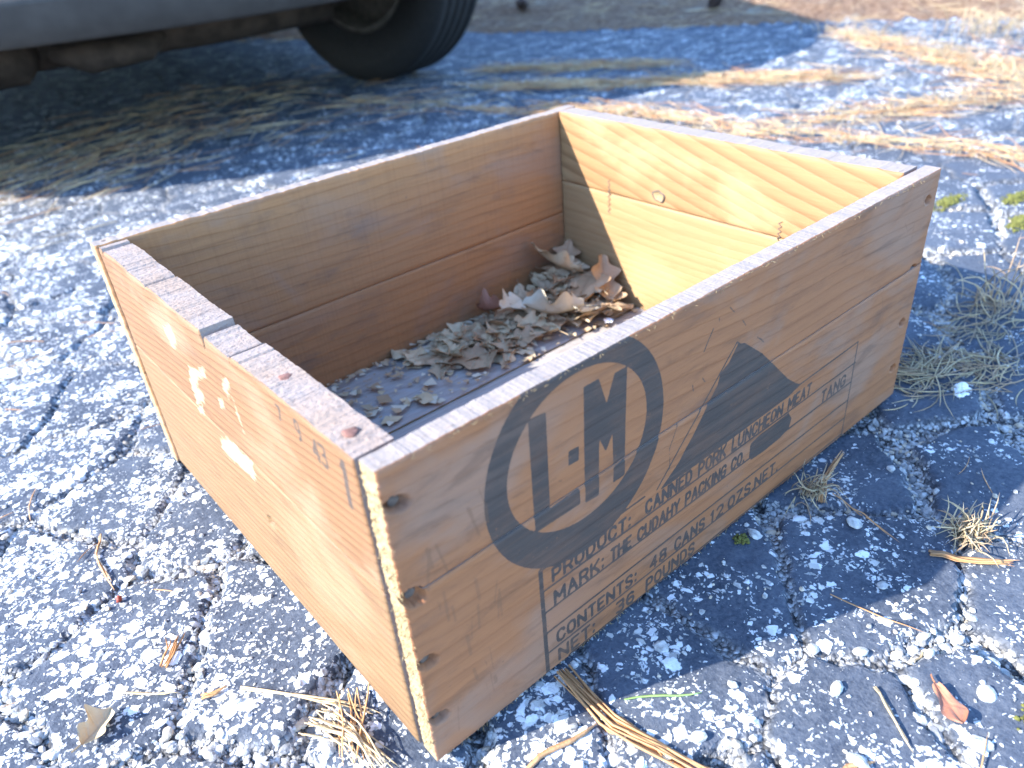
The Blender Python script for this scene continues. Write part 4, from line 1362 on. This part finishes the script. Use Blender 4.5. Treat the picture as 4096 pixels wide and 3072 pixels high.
panel("windscreen", [(-.66, 1.30, .985), (.66, 1.30, .985), (.54, 1.73, 1.335), (-.54, 1.73, 1.335)], M['glass'], cabin, .012)
panel("rear_window", [(.58, 3.72, 1.10), (-.58, 3.72, 1.10), (-.53, 3.26, 1.37), (.53, 3.26, 1.37)], M['glass'], cabin, .012)
for sg in (-1, 1):
    panel("side_window", [(sg * .785, 1.50, 1.0), (sg * .775, 2.42, 1.01), (sg * .69, 2.42, 1.345), (sg * .70, 1.82, 1.30)], M['glass'], cabin, .012)
    panel("side_window", [(sg * .775, 2.50, 1.01), (sg * .765, 3.45, 1.03), (sg * .69, 3.12, 1.34), (sg * .69, 2.50, 1.345)], M['glass'], cabin, .012)
    panel("headlight", [(sg * .45, .20, .60), (sg * .72, .34, .61), (sg * .72, .36, .70), (sg * .45, .22, .70)], M['lamp'], CAR, .02)
panel("grille", [(-.36, .155, .58), (.36, .155, .58), (.36, .16, .68), (-.36, .16, .68)], M['tyre'], CAR, .02)
panel("underbody", [(-.72, .5, .275), (.72, .5, .275), (.72, 4.0, .275), (-.72, 4.0, .275)], M['under'], CAR, .012)


def wheel_mesh():
    R = .312; w = .098
    prof = [(-w * .78, R * .60), (-w * .95, R * .70), (-w * 1.04, R * .82), (-w, R * .92), (-w * .86, R * .975)]
    nt = 5
    tread = []
    for k in range(nt):                                 # circumferential ribs and grooves
        x0 = -w * .82 + 1.64 * w * k / nt; x1 = x0 + 1.64 * w / nt
        tread += [(x0 + .004, R), (x1 - .004, R), (x1 - .0025, R - .008), (x1 + .0025, R - .008)]
    tread = tread[:-2]
    prof = prof + tread + [(-x, r) for x, r in prof[::-1]]
    seg = 72; V = []; F = []
    n = len(prof)
    for i in range(seg):
        a = 2 * math.pi * i / seg
        for (x, r) in prof:
            V.append((x, r * math.cos(a), r * math.sin(a)))
    for i in range(seg):
        i2 = (i + 1) % seg
        for j in range(n - 1):
            F.append((i * n + j, i * n + j + 1, i2 * n + j + 1, i2 * n + j))
    tyre = mesh_k("tyre", V, F, None, True)
    prof2 = [(-w * .80, R * .605), (-w * .86, R * .60), (-w * .84, R * .55), (-w * .3, R * .53), (-w * .2, R * .46), (-w * .25, R * .30), (-w * .55, R * .26), (-w * .6, R * .1), (-w * .6, .001)]
    prof2 = prof2[::-1][:0] + prof2
    rp = prof2 + [(w * .55, .001), (w * .5, R * .2), (w * .42, R * .52), (w * .82, R * .56), (w * .84, R * .605)]
    V = []; F = []; n = len(rp); seg = 40
    for i in range(seg):
        a = 2 * math.pi * i / seg
        for (x, r) in rp:
            V.append((x, r * math.cos(a), r * math.sin(a)))
    for i in range(seg):
        i2 = (i + 1) % seg
        for j in range(n - 1):
            F.append((i * n + j, i * n + j + 1, i2 * n + j + 1, i2 * n + j))
    rim = mesh_k("rim", V, F, None, True)
    tyre.materials.append(M['tyre']); rim.materials.append(M['rim'])
    return tyre, rim


TY, RI = wheel_mesh()
STEER = math.radians(22)
for (l, b, sg, st) in [(.675, .62, 1, STEER), (-.675, .62, -1, STEER), (.69, 3.25, 1, 0), (-.69, 3.25, -1, 0)]:
    wme = empty("wheel", (l, b, .309))
    wme.parent = CAR
    wme.rotation_euler = (0, 0, st + (math.pi if sg < 0 else 0))
    link("tyre", TY, (), wme); link("rim", RI, (), wme)


def tube(name, pts, r, mat, parent, seg=10, flat=1.):
    P = [Vector(p) for p in pts]; V = []; F = []
    for i, p in enumerate(P):
        t = (P[min(i + 1, len(P) - 1)] - P[max(i - 1, 0)]).normalized()
        u = t.cross(Vector((0, 0, 1))).normalized(); v = t.cross(u)
        rr_ = r[i] if isinstance(r, (list, tuple)) else r
        for j in range(seg):
            a = 2 * math.pi * j / seg
            V.append(tuple(p + u * rr_ * math.cos(a) + v * rr_ * flat * math.sin(a)))
    for i in range(len(P) - 1):
        for j in range(seg):
            F.append((i * seg + j, i * seg + (j + 1) % seg, (i + 1) * seg + (j + 1) % seg, (i + 1) * seg + j))
    me = mesh_np(name, V, np.concatenate([np.array(F).ravel(), np.arange(seg)[::-1], np.arange(seg) + (len(P) - 1) * seg]),
                 np.concatenate([np.arange(0, 4 * len(F), 4), [4 * len(F), 4 * len(F) + seg]]), None, True)
    return link(name, me, [mat], parent)


for sg in (-1, 1):
    tube("sun_blocking_sill", [(sg * .80, .95, .23), (sg * .82, 1.6, .225), (sg * .82, 2.7, .225)], .085, M['paint'], CAR, flat=1.)  # low sills added out of view to block sun under the car
    if sg < 0: tube("mud_flap", [(sg * .55, .30, .215), (sg * .72, .46, .21), (sg * .76, .62, .205)], .075, M['under'], CAR, flat=1.)
tube("cross_member", [(-.56, .52, .215), (-.2, .50, .205), (.2, .50, .205), (.50, .56, .21)], .045, M['under'], CAR, flat=1.0)
tube("control_arm", [(.18, .50, .215), (.34, .53, .205), (.50, .58, .205), (.60, .62, .215)], [.022, .026, .022, .012], M['under2'], CAR, flat=.75)
tube("tie_rod", [(.2, .70, .25), (.58, .70, .25)], .012, M['under2'], CAR)
tube("oil_pan", [(-.42, .50, .20), (-.38, .46, .195), (-.22, .46, .195), (-.17, .50, .21)], [.03, .055, .052, .02], M['under'], CAR, 12)
tube("exhaust_pipe", [(-.30, .66, .20), (-.28, 1.2, .20), (-.3, 3.6, .22)], .03, M['under'], CAR)
tube("splash_shield", [(-.16, .40, .20), (-.10, .37, .185), (.02, .37, .19), (.06, .40, .205)], [.015, .03, .026, .012], M['under'], CAR, 12)
tube("tow_loop", [(-.60, .44, .20), (-.55, .42, .185), (-.48, .42, .185), (-.44, .46, .20)], [.035, .06, .055, .03], M['under'], CAR, 12)
tube("hub_bolt", [(.555, .50, .262), (.57, .50, .264)], .006, M['fluff'], CAR)
